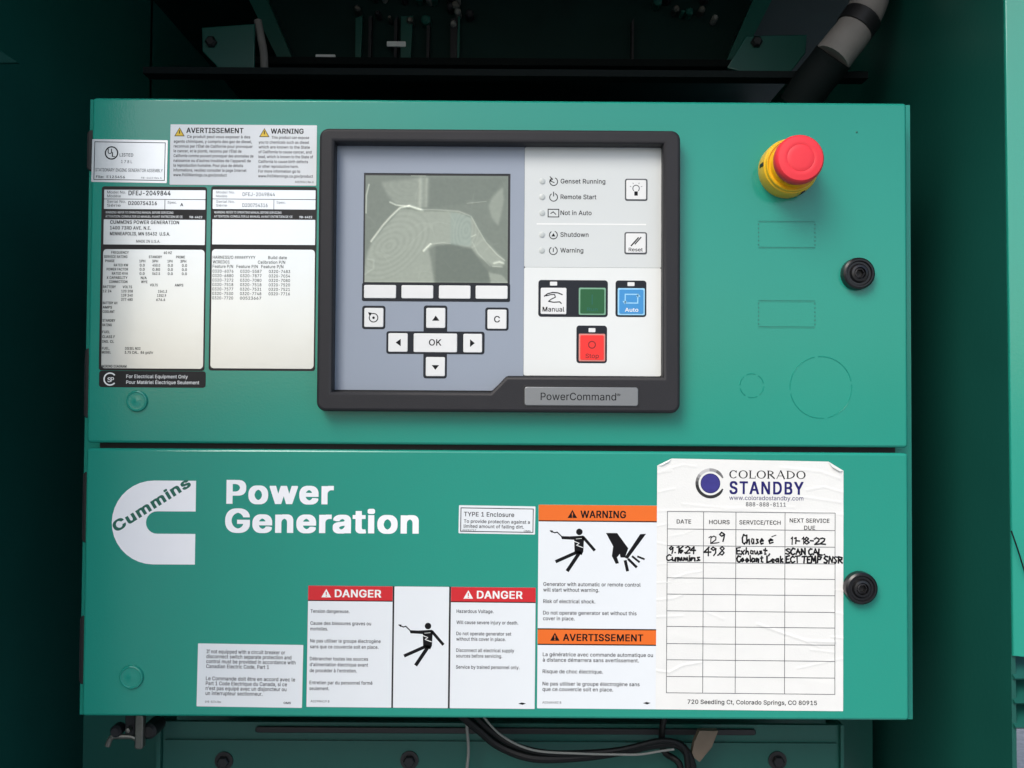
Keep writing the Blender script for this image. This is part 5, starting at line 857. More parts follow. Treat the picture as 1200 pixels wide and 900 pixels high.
# ------------------------------------------------------------------ stickers
def sticker(name, label, cat, x0, y0, x1, y1, rot=0, mt='label_white', r=.8, group='stickers on the box', lift=0, t=.00018, outline=None):
    fr = Fr((x0+x1)/2, (y0+y1)/2, -t-lift, rot)
    L = (fr.X, 0, fr.Z)
    T = thing(name, label, cat, L, group)
    b = MB(); b.plate(rr(fr,x0,y0,x1,y1,r,3), -t-lift, t, mt); b.build('backing', T, L, 0)
    return T, fr, L
def wtri(s, fr, cx, yb, h, m1, m2, d=5e-5):
    s.flat(fr,[(cx-h*.58,yb),(cx+h*.58,yb),(cx,yb-h)],m1,d); s.rect(fr,cx-h*.06,yb-h*.66,cx+h*.06,yb-h*.28,m2,d+3e-5); s.rect(fr,cx-h*.06,yb-h*.19,cx+h*.06,yb-h*.08,m2,d+3e-5)
def man(s, fr, hx, hy):
    g = lambda x, y: (hx+(x-368)/6, hy+(y-382)/6)
    s.disc(fr,hx,hy,3.8,'ink')
    s.flat(fr,[g(238,412),g(300,414),g(395,408),g(410,420),g(400,436),g(330,438),g(245,434)],'ink')
    s.line(fr,[g(398,422),g(474,508)],3.4,'ink'); s.flat(fr,[g(332,432),g(402,418),g(397,520),g(385,545),g(335,520)],'ink')
    s.line(fr,[g(352,525),g(208,590)],3.8,'ink'); s.line(fr,[g(372,525),g(288,652)],4.2,'ink')
    s.line(fr,[g(165,378),g(195,390),g(212,385),g(240,412)],1.3,'ink'); s.flat(fr,[g(158,372),g(182,374),g(176,392)],'ink')
    s.line(fr,[g(325,446),g(368,462),g(348,476),g(394,492)],.8,'ink_white',d=9e-5)
    s.line(fr,[g(345,432),g(385,428)],.5,'ink_white',d=9e-5)

# UL listing
T, fr, L = sticker('listing_label','small silver grey listing label with thin black border and round mark','label',107.5,163.5,196,214,rot=-.5,mt='foil')
s_ = MB(); s_.frame(fr,110.2,166.2,193.6,211.4,.8,'ink'); s_.arc(fr,130.5,179.5,7.2,1.5,0,360,'ink',n=32); s_.text(fr,'U',126,180.5,6,bold=.02); s_.text(fr,'L',131,184,5.4,bold=.02)
s_.text(fr,'LISTED',140,183.5,3.8,x1=156,bold=.01); s_.text(fr,'1 7 8 L',142,191.2,3.4,x1=155); s_.text(fr,'STATIONARY ENGINE GENERATOR ASSEMBLY',112,201.4,3.8,x1=191); s_.text(fr,'File:  E123456',113,209.2,3,x1=147,bold=.01); s_.text(fr,'98-4410 Rev A',166,209.2,2,x1=190)
s_.build('lettering',T,L,0)
# bilingual notice
T, fr, L = sticker('notice_label','white notice with two columns of fine print and two yellow triangles','label',199.3,146,371,217.2,rot=0,lift=.00002)
s_ = MB()
wtri(s_,fr,210,160,10.5,'ink','yellow_tri'); s_.flat(fr,[(205.2,159.2),(214.8,159.2),(210,150.8)],'yellow_tri',d=6e-5); s_.rect(fr,209.4,153,210.6,157,'ink',d=1e-4)
wtri(s_,fr,309.5,160.3,10.5,'ink','yellow_tri'); s_.flat(fr,[(304.7,159.5),(314.3,159.5),(309.5,151.1)],'yellow_tri',d=6e-5); s_.rect(fr,308.9,153,310.1,157,'ink',d=1e-4)
s_.text(fr,'AVERTISSEMENT',218,156,6.2,x1=285,bold=.03); s_.text(fr,'WARNING',317,156.2,6,x1=355.5,bold=.03)
Lf = ['Ce produit peut vous exposer à des','agents chimiques, y compris des gaz de diesel,','reconnus par l’État de Californie pour provoquer','le cancer, et le plomb, reconnu par l’État de','Californie comme pouvant provoquer des anomalies de','naissance ou d’autres troubles de l’appareil de','la reproduction humaine. Pour plus de détails','informations, veuillez consulter la page Internet','www.P65Warnings.ca.gov/product']
for i, l in enumerate(Lf): s_.text(fr,l,219 if i == 0 else 203.5,162+i*5.65,3.3,x1=(293,295,296,283,297,294,285,289,266)[i],bold=.004)
Lr = ['This product can expose','you to chemicals such as diesel','which are known to the State','of California to cause cancer, and','lead, which is known to the State of','California to cause birth defects','or other reproductive harm.','For more information go to','www.P65Warnings.ca.gov/product']
for i, l in enumerate(Lr): s_.text(fr,l,318 if i == 0 else 303,162.3+i*5.7,3.3,x1=(362,362,363,365,367,361,350,352,367)[i],bold=.004)
s_.text(fr,'A052R361 Rev A',346,214.2,2.4,x1=368)
s_.build('lettering',T,L,0)
# two data plates
def plate_(x0, x1, label, left):
    T, fr, L = sticker('data_plate',label,'data plate',x0,218,x1,434.5,mt='foil_dark',r=3,lift=.00001,group='silver data plates')
    fl_ = MB(); A = x0+3 if left else x0+2; B = x1-1.6
    for i, (y0,y1,r) in enumerate(((222,232.6,.6),(233.4,244.8,.6),(257,286.6,.6),(292.2,432,4))):
        m_ = MB(); m_.plate(rr(fr,A,y0,B,y1,r,4), fr.Y-.00006, .00008, 'foil'); m_.build('foil_field',T,L,0)
    return T, fr.at_depth(fr.Y-.00006), L, A, B
T, fr, L, A, B = plate_(117.5,241,'silver data plate filled with small printed ratings, nearest the hinge side',True)
s_ = MB()
for y, t1, t2 in ((0,'Model No.','Modèle'),(11,'Serial No.','Série')): s_.text(fr,t1,124,226.5+y,3.2,x1=146); s_.text(fr,t2,124,231+y,3.2,x1=140)
s_.text(fr,'DFEJ-2049844',149,228.5,5.6,x1=198.5,bold=.03); s_.text(fr,'D200754316',149,240,4.6,x1=182.5,bold=.03); s_.text(fr,'Spec.',195,238,2.8,x1=206); s_.text(fr,'A',210,241,3.6,bold=.02); s_.rect(fr,191.6,233.5,192.3,244.8,'ink')
s_.text(fr,'WARNING: REFER TO OPERATING MANUAL BEFORE SERVICING',122.5,250,2.6,x1=202,mat='foil'); s_.text(fr,'ATTENTION: CONSULTER LE MANUEL AVANT ENTRETIEN DE CE',122.5,254.8,2.6,x1=213,mat='foil'); s_.text(fr,'98-6422',221,255,2.6,x1=236,mat='foil',bold=.02)
s_.text(fr,'CUMMINS POWER GENERATION',128,262.3,4.2,x1=209,bold=.03); s_.text(fr,'1400 73RD AVE. N.E.',128,269,4,x1=176,bold=.03); s_.text(fr,'MINNEAPOLIS, MN 55432  U.S.A.',128,275.8,4,x1=198.5,bold=.03); s_.text(fr,'MADE IN U.S.A.',159,284.2,3.2,x1=187,bold=.012)
def row(y, items, c=3.1, b_=.03):
    for st, xa, xb in items: s_.text(fr,st,xa,y,c,x1=xb,bold=b_)
row(297.5,[('FREQUENCY',130,150.5),('60 HZ',191.5,201)])
row(302.5,[('SERVICE RATING',121.5,149),('STANDBY',174,189.5),('PRIME',206,216.5)])
row(307.5,[('PHASE',123,134),('1PH',163,170),('3PH',178,185),('1PH',196,202),('3PH',211,218)])
for i, (a, v) in enumerate((('RATED KW',('0.0','450.0','0.0','0.0')),('POWER FACTOR',('0.0','0.80','0.0','0.0')),('RATED KVA',('0.0','562.5','0.0','0.0')))):
    y = 312.4+i*4.9; row(y,[(a,150-len(a)*2.1,150)]+[(v[k],x,x+(6 if k != 1 else 9)) for k, x in enumerate((163.5,178.5,196.5,213))])
row(327.2,[('X CAPABILITY',125,149.5),('N/A',165,172)]); row(332,[('CONNECTION',128,149.5),('WYE',165.5,173)]); row(335.6,[('VOLTS',176,185),('AMPS',205,215)])
row(338,[('BATTERY',121,136),('VOLTS',144,155)]); 
for i, (a, v) in enumerate((('120 208','1561.3'),('139 240','1352.9'),('277 480','676.6'))): row(343+i*4.9,[(a,142.5,156),(v,185.5-i,196-i)])
row(343,[('12 24',121,131)])
for y, a, w_ in ((357,'BATTERY AH',138),(362,'AMPS',132),(367.2,'COOLANT',135),(377.5,'STANDBY',136),(382.8,'RATING',132),(391,'FUEL',130),(396.6,'CLASS F',136),(402.2,'INS. CL',135),(410.2,'FUEL.',130),(414.8,'MODEL',131.5)): row(y,[(a,121,w_)])
row(410.2,[('DIESEL NO2',148,166)]); row(414.8,[('3.75 CAL.  86 gal/hr',147.5,181)]); row(432.6-1.4,[('WIRING DIAGRAM',121,150)])
s_.build('lettering',T,L,0)
T, fr, L, A, B = plate_(246,370.3,'silver data plate with a short list of part numbers and a blank lower field',False)
s_ = MB()
for y, t1, t2 in ((0,'Model No.','Modèle'),(11,'Serial No.','Série')): s_.text(fr,t1,252,226.5+y,3,x1=274,mat='ink_grey'); s_.text(fr,t2,252,231+y,3,x1=265,mat='ink_grey')
s_.text(fr,'DFEJ-2049844',283,229.3,4.2,x1=321); s_.text(fr,'D200754316',283,242.2,4.2,x1=312.5); s_.text(fr,'Spec.',323,238,2.8,x1=334,mat='ink_grey'); s_.rect(fr,319.6,233.5,320.2,244.8,'ink')
s_.text(fr,'WARNING: REFER TO OPERATING MANUAL BEFORE SERVICING',250,250,2.6,x1=329,mat='foil'); s_.text(fr,'ATTENTION: CONSULTER LE MANUEL AVANT ENTRETIEN DE CE',250,254.8,2.6,x1=342,mat='foil'); s_.text(fr,'98-6422',350,255,2.6,x1=365,mat='foil',bold=.02)
s_.build('heading',T,L,0); s_ = MB()
row(303.5,[('HARNESS/O #####YYYY',249,299),('Build date',314,336)],3.6,.002); row(309,[('WIRED01',249,269),('Calibration P/N',302,334)],3.6,.002)
row(314.2,[('Feature P/N',249,273),('Feature P/N',277,302),('Feature P/N',306,332)],3.6,.002)
nums = [['0320-6076','0320-5587','0320-7483'],['0320-6880','0320-7877','0320-7034'],['0320-7272','0320-7080','0320-7080'],['0320-7518','0320-7518','0320-7520'],['0320-7577','0320-7531','0320-7521'],['0320-7530','0320-7748','0320-7716'],['0320-7720','00523667']]
for i, r_ in enumerate(nums):
    for k, v in enumerate(r_): row(319.8+i*5.25,[(v,(249,281.5,315)[k],(273.5,306.5,340)[k])],3.5,.002)
s_.build('lettering',T,L,0)
T, fr, L = sticker('equipment_strip','black strip with white bilingual print and a round mark below the ratings','label',116,434.8,241,454,mt='foil_dark',r=3)
s_ = MB(); s_.arc(fr,129,444.5,7,1.6,40,320,'ink_white'); s_.text(fr,'S',126,448,5.4,mat='ink_white',bold=.01); s_.text(fr,'P',130,447.4,5,mat='ink_white',bold=.01)
s_.text(fr,'For Electrical Equipment Only',148,443.2,4,x1=220,mat='ink_white',bold=.018); s_.text(fr,'Pour Matériel Électrique Seulement',148,450,4,x1=233.5,mat='ink_white',bold=.018)
s_.build('lettering',T,L,0)

# lower cover: emblem and white lettering
f = Fr(180,612,-.00015); L = (f.X,0,f.Z)
em = [(176,563.2),(229.2,563.2),(229.2,599.2),(185,599.2)]
P = []
for i in range(19): a = math.radians(90+180*i/18); P.append((180+49*math.cos(a), 612.2-49*math.sin(a)))
I_ = []
for i in range(13): a = math.radians(270-180*i/12); I_.append((184+13*math.cos(a), 612.3-13.1*math.sin(a)))
poly = [(229,563.2)]+P+[(229,661.2),(229,625.4)]+I_+[(229,599.2)]
T = thing('emblem_decal','white C shaped maker emblem with slanted green name across it','decal',L,'white decals on the lower cover')
MB().plate([f.p(*q) for q in poly][::-1], f.Y, .00015, 'vinyl_white').build('emblem',T,L,0)
s_ = MB(); s_.text(f,'Cummins',136.5,624.3,12.6,x1=136.5+103.5,mat='ink_green',bold=.06,rot=32.3,sp=1.02); s_.build('lettering',T,L,0)
f = Fr(378,594,-.00001); L = (f.X,0,f.Z)
T = thing('title_decal','big bold white two line lettering beside the emblem','decal',L,'white decals on the lower cover')
s_ = MB(); s_.text(f,'Power',265.2,591,28,x1=391,mat='vinyl_white',bold=.06,sp=1.0,d=1.5e-4); s_.build('lettering',T,L,0)
s_ = MB(); s_.text(f,'Generation',264.2,624.6,28,x1=491,mat='vinyl_white',bold=.06,sp=1.0,d=1.5e-4); s_.build('lettering',T,L,0)

T, fr, L = sticker('enclosure_type_label','small white black bordered label just beside the orange warning label','label',537.6,592.8,627.2,625.6,rot=-.6)
s_ = MB(); s_.frame(fr,539.6,595.4,625.2,623.6,.9,'ink'); s_.text(fr,'TYPE 1 Enclosure',543.6,605.6,5.2,x1=602.5,bold=.014); s_.text(fr,'To provide protection against a',543.6,613.2,3.9,x1=621,bold=.01); s_.text(fr,'limited amount of falling dirt.',543.6,619,3.9,x1=614,bold=.01); s_.text(fr,'A029X717',542,622.6,2,x1=558); s_.text(fr,'OMS',614,622.6,2,x1=622)
s_.build('lettering',T,L,0)

T, fr, L = sticker('orange_warning_label','tall white label with two orange bands and shock and blade pictograms','label',630.3,592.4,769.8,829.6,rot=-.15)
for y0,y1 in ((592.4,610.6),(738,754.6)): MB().rect(fr,630.4,y0,769.7,y1,'orange').build('band',T,L,0)
s_ = MB()
s_.rect(fr,630.4,610.6,769.7,611.9,'ink'); s_.rect(fr,630.4,736.6,769.7,738,'ink'); s_.rect(fr,630.4,754.6,769.7,756,'ink')
wtri(s_,fr,670,607.6,9.6,'ink','orange',1e-4); s_.text(fr,'WARNING',679.5,607.4,8.6,x1=733,bold=.03,d=1e-4)
wtri(s_,fr,650.5,751,9.6,'ink','orange',1e-4); s_.text(fr,'AVERTISSEMENT',660,751,8.2,x1=754,bold=.03,d=1e-4)
for y, st, xe in ((687.2,'Generator with automatic or remote control',750.5),(693.8,'will start without warning.',702),(707.2,'Risk of electrical shock.',697.5),(720.6,'Do not operate generator set without this',746),(727.2,'cover in place.',673.5),
                  (769,'La génératrice avec commande automatique ou',765.5),(775.4,'à distance démarrera sans avertissement.',749),(788.8,'Risque de choc électrique.',707),(803,'Ne pas utiliser le groupe électrogène sans',750),(809.4,'que ce couvercle soit en place.',719)):
    s_.text(fr,st,636.5,y,4.3,x1=xe,bold=.004)
s_.text(fr,'A034W483 B',636.5,824,2.6,x1=658.5); s_.flat(fr,[(754,822.6),(758,821.2),(763,822.2),(759,824)],'ink')
man(s_, fr, 678.3, 623.8)
g = lambda x, y: (530+x/4.8, 580+y/4.8)
s_.flat(fr,[g(*q) for q in ((862,215),(925,215),(988,300),(970,352),(945,352),(940,330))],'ink')
s_.flat(fr,[g(*q) for q in ((862,215),(942,330),(925,352),(936,384),(918,388),(896,344),(903,290))],'ink')
s_.flat(fr,[g(*q) for q in ((1055,220),(1088,218),(985,360),(968,352))],'ink')
for a_, b_, w_ in (((972,372),(984,424),3.6),((990,362),(1034,404),3),((1012,346),(1050,376),2.4),((1042,346),(1078,360),2.2)): s_.line(fr,[g(*a_),g(*b_)],w_,'ink')
s_.build('lettering',T,L,0)

T, fr, L = sticker('danger_label','wide white label with two red bands flanking a shock pictogram','label',360,687.6,627.4,829.2,rot=-.2,mt='foil_dark')
pans = []
for x0,x1 in ((360.2,459.4),(461.4,525.6),(527.8,627.2)):
    pans.append(MB().plate(rr(fr,x0,687.8,x1,829,.6,2), fr.Y-.00004, .00006, 'label_white').build('panel',T,L,0))
fr = fr.at_depth(fr.Y-.00004)
for i,x0,x1,tx in ((0,360.3,459.3,0),(2,527.9,627.1,167.5)):
    MB().rect(fr,x0,687.9,x1,704.6,'red').build('band',pans[i],L,0)
    s_ = MB()
    s_.rect(fr,x0,704.6,x1,705.7,'ink'); wtri(s_,fr,381.5+tx*.995,701.3,9.8,'ink_white','red',1e-4); s_.text(fr,'DANGER',391.5+tx*.995,701,9,x1=446+tx*.99,mat='ink_white',bold=.03,d=1e-4)
    s_.build('heading',pans[i],L,0); s_ = MB()
    if i == 0:
        for y, st, xe in ((719.5,'Tension dangereuse.',409),(733.5,'Cause des blessures graves ou',434.5),(740,'mortelles.',384),(754,'Ne pas utiliser le groupe électrogène',446),(760.8,'sans que ce couvercle soit en place.',443.5),(774.8,'Débrancher toutes les sources',431.5),(781.6,'d’alimentation électrique avant',431.5),(788.6,'de procéder à l’entretien.',418.5),(802.6,'Entretien par du personnel formé',437),(809.4,'seulement.',386.5)): s_.text(fr,st,363.4,y,4,x1=xe,bold=.006)
        s_.text(fr,'A029W419 B',365,823.6,2.6,x1=387)
    else:
        for y, st, xe in ((718,'Hazardous Voltage.',578),(731,'Will cause severe injury or death.',607),(744,'Do not operate generator set',599),(750.4,'without this cover in place.',592.5),(763.5,'Disconnect all electrical supply',602.5),(770,'sources before servicing.',588.5),(783,'Service by trained personnel only.',609)): s_.text(fr,st,534.6,y,4,x1=xe,bold=.006)
        s_.flat(fr,[(608,823),(612,821.6),(617,822.6),(613,824.4)],'ink')
    s_.build('lettering',pans[i],L,0)
s_ = MB(); man(s_, fr, 501.3, 733.7); s_.build('pictogram',pans[1],L,0)

T, fr, L = sticker('breaker_note_label','small plain white text label lowest and nearest the round plug on cover','label',231.2,755.2,354.6,828.4,rot=-.55)
s_ = MB()
for i, (st, xe) in enumerate([('If not equipped with a circuit breaker or',333.5),('disconnect switch separate protection and',341),('control must be provided in accordance with',346),('Canadian Electric Code, Part 1',315),('',0),('Le Commande doit être en accord avec le',346),('Part 1 Code Electrique du Canada, si ce',336.5),('n’est pas equipé avec un disjoncteur ou',336),('un interrupteur sectionneur.',308)]):
    if st: s_.text(fr,st,241.4,766.4+i*5.75+(2.6 if i > 4 else 0),4.3,x1=xe,bold=.002)
s_.text(fr,'098-5374 Rev',241,824,2.4,x1=260); s_.text(fr,'OMS',333,824,2.4,x1=341.5,bold=.03)
s_.build('lettering',T,L,0)

# ------------------------------------------------------------------ wrinkled service sheet
FS = Fr(879, 685, -.0002, rot=-.25); L = (FS.X, 0, FS.Z)
T = thing('service_record_sheet','wrinkled white paper service record with handwritten entries and clipped corners','paper',L)
ridges = [([(769,556),(786,553)],1.2,.5),([(770,578),(790,574)],1.2,.4),([(769,600),(870,598),(988,602)],1.3,.35),([(769,618),(783,615)],1,.4),([(769,637),(783,640)],1.1,.45),([(769,663),(785,661)],1,.4),([(769,684),(786,683)],1,.45),
          ([(769,704),(790,702),(800,698)],1.2,.5),([(769,724),(785,723),(800,722)],1.2,.5),([(829,718),(848,726)],1.2,.5),([(888,731),(920,742),(945,750),(978,751)],1.5,.9),([(945,751),(960,757)],1.2,.5),([(950,760),(978,763)],1.2,.5),
          ([(769,786),(785,788),(800,780),(822,776)],1.3,.75),([(935,782),(978,772),(988,770)],1.1,.45),([(975,716),(988,718)],1.2,.5),([(975,745),(988,746)],1.2,.6),([(978,690),(988,691)],1,.5),([(940,582),(985,588)],1.4,.5),([(915,548),(960,552),(984,560)],1.5,.5),
          ([(945,574),(965,570),(987,576)],1.3,.5),([(775,553),(800,546),(815,548)],1.2,.4),([(800,592),(850,596),(930,594)],1.5,.35),([(785,680),(805,673),(822,670)],1.1,.5),([(781,630),(800,627),(812,622)],1.2,.25),([(858,632),(915,668)],2.5,.18),([(925,612),(975,606)],2,.2),([(790,745),(870,760)],4,.25),([(905,790),(975,800)],4,.25)]
def wr_h(px, py):
    px = np.asarray(px, float); py = np.asarray(py, float); h = np.zeros(px.shape)
    for pl, w_, a_ in ridges:
        D = np.full(px.shape, 1e9)
        for (x1,y1),(x2,y2) in zip(pl[:-1], pl[1:]):
            dx, dy = x2-x1, y2-y1; t = np.clip(((px-x1)*dx+(py-y1)*dy)/(dx*dx+dy*dy), 0, 1)
            D = np.minimum(D, np.hypot(px-x1-t*dx, py-y1-t*dy))
        h += a_*np.exp(-(D/w_)**2)
    h += .16*np.sin(px/17+py/41)*np.sin(py/13-px/60)+.10*np.sin(py/5.3+np.sin(px/25)*2)*np.exp(-((px-770)/12)**2)+.10*np.sin(py/4.7+np.sin(px/20)*2)*np.exp(-((px-988)/14)**2)
    h += .07*np.sin(px/6.1+np.sin(py/9)*2)*np.sin(py/7.3)*np.exp(-((py-560)/35)**2)
    return h
gx = np.linspace(769.3, 988.2, 230); gy = np.linspace(538.5, 831, 300)
PX, PY = np.meshgrid(gx, gy)
top = np.where(PX < 786, 547-(PX-769.3)*.5, np.where(PX > 970, 540.2+(PX-970)*.58, 538.6+(PX-786)*.009))
PYc = np.maximum(PY, top)
HH = wr_h(PX, PYc)
def s2w(px, py, h, d=0):
    p = FS.p(px, py); return (p[0], -.0003-h*.00042-d, p[1])
vs = [s2w(PX[j,i], PYc[j,i], HH[j,i]) for j in range(300) for i in range(230)]
fs = [(j*230+i, (j+1)*230+i, (j+1)*230+i+1, j*230+i+1) for j in range(299) for i in range(229) if PY[j+1,i] > top[j,i] or PY[j+1,i+1] > top[j,i+1]]
sh = MB().add(vs, fs, 'paper').build('sheet', T, L, smooth=180)
MB().add([s2w(970,540,0,.0002), s2w(988.2,551,0,.0002), s2w(983,551.5,0,.0016), s2w(974,546.5,0,.0018)], [(0,3,2,1)], 'paper').build('folded_corner', T, L, 0)
MB().add([s2w(769.5,547,0,.0002), s2w(786,538.6,0,.0002), s2w(783,542,0,.0010), s2w(774,546.8,0,.0010)], [(0,1,2,3)], 'paper').build('folded_corner', T, L, 0)
def drape(m, name, parent=T):
    # lay flat print onto the wrinkles
    out = []
    k = FS.k; c, s0 = FS.c, FS.s
    A = np.array(m.v); u = A[:,0]-FS.X; v = A[:,2]-FS.Z
    pu = u*c+v*s0; pv = -u*s0+v*c
    h = wr_h(FS.cx+pu/k, FS.cy-pv/k)
    m.v = [(A[i,0], -.0003-h[i]*.00042-.00010+(A[i,1]-FS.Y)*.4, A[i,2]) for i in range(len(A))]
    return m.build(name, parent, L, 0)
s_ = MB()
for x in (781.6,824,862,919.6,978.4): s_.line(FS,[(x,600.5),(x,811.6)],.7,'ink_grey',sub=3)
for y in (600.5,621,640.4,660,678,697,716.5,734.6,754.5,773.3,792.7,811.6): s_.line(FS,[(781.6,y),(978.4,y)],.7,'ink_grey',sub=3)
drape(s_,'table_lines')
s_ = MB()
for st, x, xe, y in (('DATE',792.5,809.5,614.6),('HOURS',830.5,854.6,614.8),('SERVICE/TECH',866,914.5,614.8),('NEXT SERVICE',925,971.8,612),('DUE',942,955,620.4)): s_.text(FS,st,x,y,4.8,x1=xe,mat='ink',bold=.006)
drape(s_,'table_headings'); s_ = MB()
s_.text(FS,'720 Seedling Ct, Colorado Springs, CO 80915',806.5,824.2,5,x1=957.6,mat='ink',bold=.014)
drape(s_,'address_line'); s_ = MB()
s_.text(FS,'www.coloradostandby.com',854,586.2,5,x1=941,mat='standby_blue',bold=.0); s_.text(FS,'888-888-8111',873.5,593.6,4.8,x1=920.5,mat='ink_grey',bold=.02)
s_.text(FS,'STANDBY',854.2,579.4,15,x1=941.2,mat='standby_blue',bold=.04,sp=1.1)
# serif capitals drawn stroke by stroke
def serif(s, st, x0, x1, yb, h):
    wd = {'C':.95,'O':1.05,'L':.8,'R':.95,'A':1.05,'D':1.05}; tot = sum(wd[c] for c in st)+.12*(len(st)-1); k = (x1-x0)/tot; x = x0; F_ = FS; I='ink'
    for c in st:
        w_ = wd[c]*k; T_ = yb-h; cx = x+w_/2; rx = w_/2-.8
        def stem(xx, wt=1.6): s.rect(F_,xx-wt/2,T_,xx+wt/2,yb,I); s.rect(F_,xx-wt,T_,xx+wt,T_+.5,I,6e-5); s.rect(F_,xx-wt,yb-.5,xx+wt,yb,I,6e-5)
        if c == 'O': s.arc(F_,cx,yb-h/2,h/2-.3,.7,0,360,I,rx=rx,wx=1.7,n=28)
        if c == 'C': s.arc(F_,cx,yb-h/2,h/2-.3,.7,38,322,I,rx=rx,wx=1.7,n=24); s.line(F_,[(cx+rx*.86,T_+.3),(cx+rx*.86,T_+h*.3)],.7,I)
        if c == 'L': stem(x+1.8); s.line(F_,[(x+1.8,yb-.35),(x+w_-.5,yb-.35)],.7,I); s.line(F_,[(x+w_-.6,yb),(x+w_-.4,yb-h*.3)],.7,I)
        if c == 'D': stem(x+1.8); s.arc(F_,x+1.8,yb-h/2,h/2-.35,.7,-90,90,I,rx=w_-3.2,wx=1.7)
        if c == 'R': stem(x+1.8); s.arc(F_,x+1.8,T_+h*.27,h*.27-.3,.7,-90,90,I,rx=w_*.55,wx=1.6); s.line(F_,[(x+w_*.45,T_+h*.54),(x+w_-.8,yb-.3)],1.5,I)
        if c == 'A': s.line(F_,[(x+.8,yb),(cx,T_)],.7,I); s.line(F_,[(cx,T_),(x+w_-1,yb)],1.6,I); s.line(F_,[(x+w_*.27,yb-h*.35),(x+w_*.72,yb-h*.35)],.6,I)
        x += w_+.12*k
serif(s_,'COLORADO',854,943.5,561,9.4)
drape(s_,'lettering')
s_ = MB()
s_.disc(FS,831.8,567.2,11.4,'logo_blue',n=40); s_.arc(FS,831.8,567.2,11.2,.8,0,360,'standby_blue',d=8e-5,n=36)
for i in range(40):
    a0 = 24+i*312/40; q = (a0+4)%360
    sh_ = 4 if 190 < q < 330 else (3 if q > 170 or q < 10 else (0 if 95 < q < 140 else (1 if q < 160 and q > 60 else 2)))
    s_.arc(FS,831.8,567.2,15.8,3.6-(2.2*max(0,(abs(q-180)-130)/30) if abs(q-180) > 130 else 0),a0,a0+312/40+.3,'ring_grey_%d' % sh_,n=2)
drape(s_,'logo')
# handwriting: a small stroke alphabet
HW = {'1':[[(1,5),(2,6),(2,0)]],'2':[[(0,5),(1.5,6),(3,5),(2.6,3),(0,0),(3.4,.3)]],'4':[[(2.6,6),(0,2.2),(3.6,2.2)],[(2.6,4.5),(2.4,-.4)]],'6':[[(3,6),(.8,4),(.2,1.6),(1.5,0),(3,1.75),(2,2.8),(.5,2)]],
 '8':[[(3,5),(1.5,6),(.4,4.8),(3,1.6),(1.6,0),(.2,1.2),(3,5)]],'9':[[(3,4.6),(1.5,6),(.3,4.5),(1.5,3.2),(3,4.6),(2.8,2),(2,-.4)]],'.':[[(.6,.1),(1,.3)]],',':[[(.9,.5),(.4,-1.2)]],'-':[[(0,2.8),(2.2,3)]],
 'C':[[(3,5.2),(1.6,6),(.2,3.6),(.4,.8),(1.8,0),(3.2,.8)]],'h':[[(.3,6.2),(.3,0),(1.2,2.8),(2.4,2.8),(2.5,0)]],'a':[[(2.4,3),(1,3.2),(.2,1.4),(1,0),(2.2,1),(2.4,3),(2.6,0)]],'s':[[(2.2,3.2),(.6,3),(1,1.8),(2.2,1),(.2,0)]],
 'e':[[(.3,1.6),(2.3,2),(1.4,3.3),(.3,1.8),(1,0),(2.4,.5)]],'E':[[(3,6),(.4,5.6),(.4,0),(3.2,.2)],[(.4,3),(2.4,3.2)]],'x':[[(.2,3.2),(2.4,0)],[(2.4,3.4),(.2,-.2)]],'u':[[(.3,3.2),(.4,.4),(1.6,0),(2.4,3.2),(2.6,0)]],
 't':[[(1.2,5.5),(1,.2),(2,0)],[(0,3.6),(2.4,3.8)]],'o':[[(1.4,3.2),(.2,1.6),(1.2,0),(2.4,1.5),(1.4,3.2)]],'l':[[(.6,6.2),(.5,0)]],'n':[[(.3,3.2),(.3,0),(1.2,3),(2.3,2.8),(2.4,0)]],'L':[[(.5,6),(.3,0),(2.8,.2)]],
 'k':[[(.4,6),(.3,0)],[(2.4,3.6),(.4,1.8),(2.6,-.2)]],'S':[[(3,5.4),(1.4,6),(.4,4.4),(2.8,2),(1.6,0),(.2,.8)]],'A':[[(0,0),(1.7,6),(3.2,-.2)],[(.6,2.4),(2.8,2.6)]],'N':[[(.2,0),(.4,6),(2.8,.2),(3,6)]],'T':[[(1.7,6),(1.6,0)],[(0,5.8),(3.5,6.1)]],
 'M':[[(.1,0),(.6,6),(2,2),(3.4,6),(3.7,0)]],'P':[[(.4,0),(.5,6),(3,5),(2.6,3),(.5,2.8)]],'R':[[(.4,0),(.5,6),(3,5),(2.4,3),(.5,2.9),(3,-.2)]],'m':[[(.2,3),(.2,0),(1,3),(1.6,.4),(2.4,3),(3,0)]],'i':[[(.5,3),(.5,0)],[(.5,4.7),(.7,4.9)]],' ':[] }
wd_ = {'1':2.2,'.':1.4,',':1.4,'i':1.3,'l':1.4,' ':1.6,'M':4.6,'m':3.8,'-':3}
s_ = MB(); random.seed(11)
def hand(st, x0, x1, yb, h, w=1.5):
    tot = sum(wd_.get(c,3.7) for c in st); k = (x1-x0)/tot; x = x0; ks = h/6
    for c in st:
        for pl in HW[c]:
            q = [(x+a*k+random.uniform(-.5,.5), yb-b_*ks+random.uniform(-.5,.5)) for a, b_ in pl]
            s_.line(FS, q, w*random.uniform(.85,1.2), 'ink', d=8e-5)
            for p_ in q: s_.disc(FS, p_[0], p_[1], w*.5, 'ink', d=8e-5, n=8)
        x += wd_.get(c,3.7)*k
hand('12.',828.5,843,637,7.8,1.2); hand('9',842,850,634,9.5)
hand('Chase',869,896,637.5,10.5); hand('e',900,908,636.5,10); s_.line(FS,[(904,629),(909,627)],1,'ink')
hand('11-18-22',924.8,967.5,637,7.5)
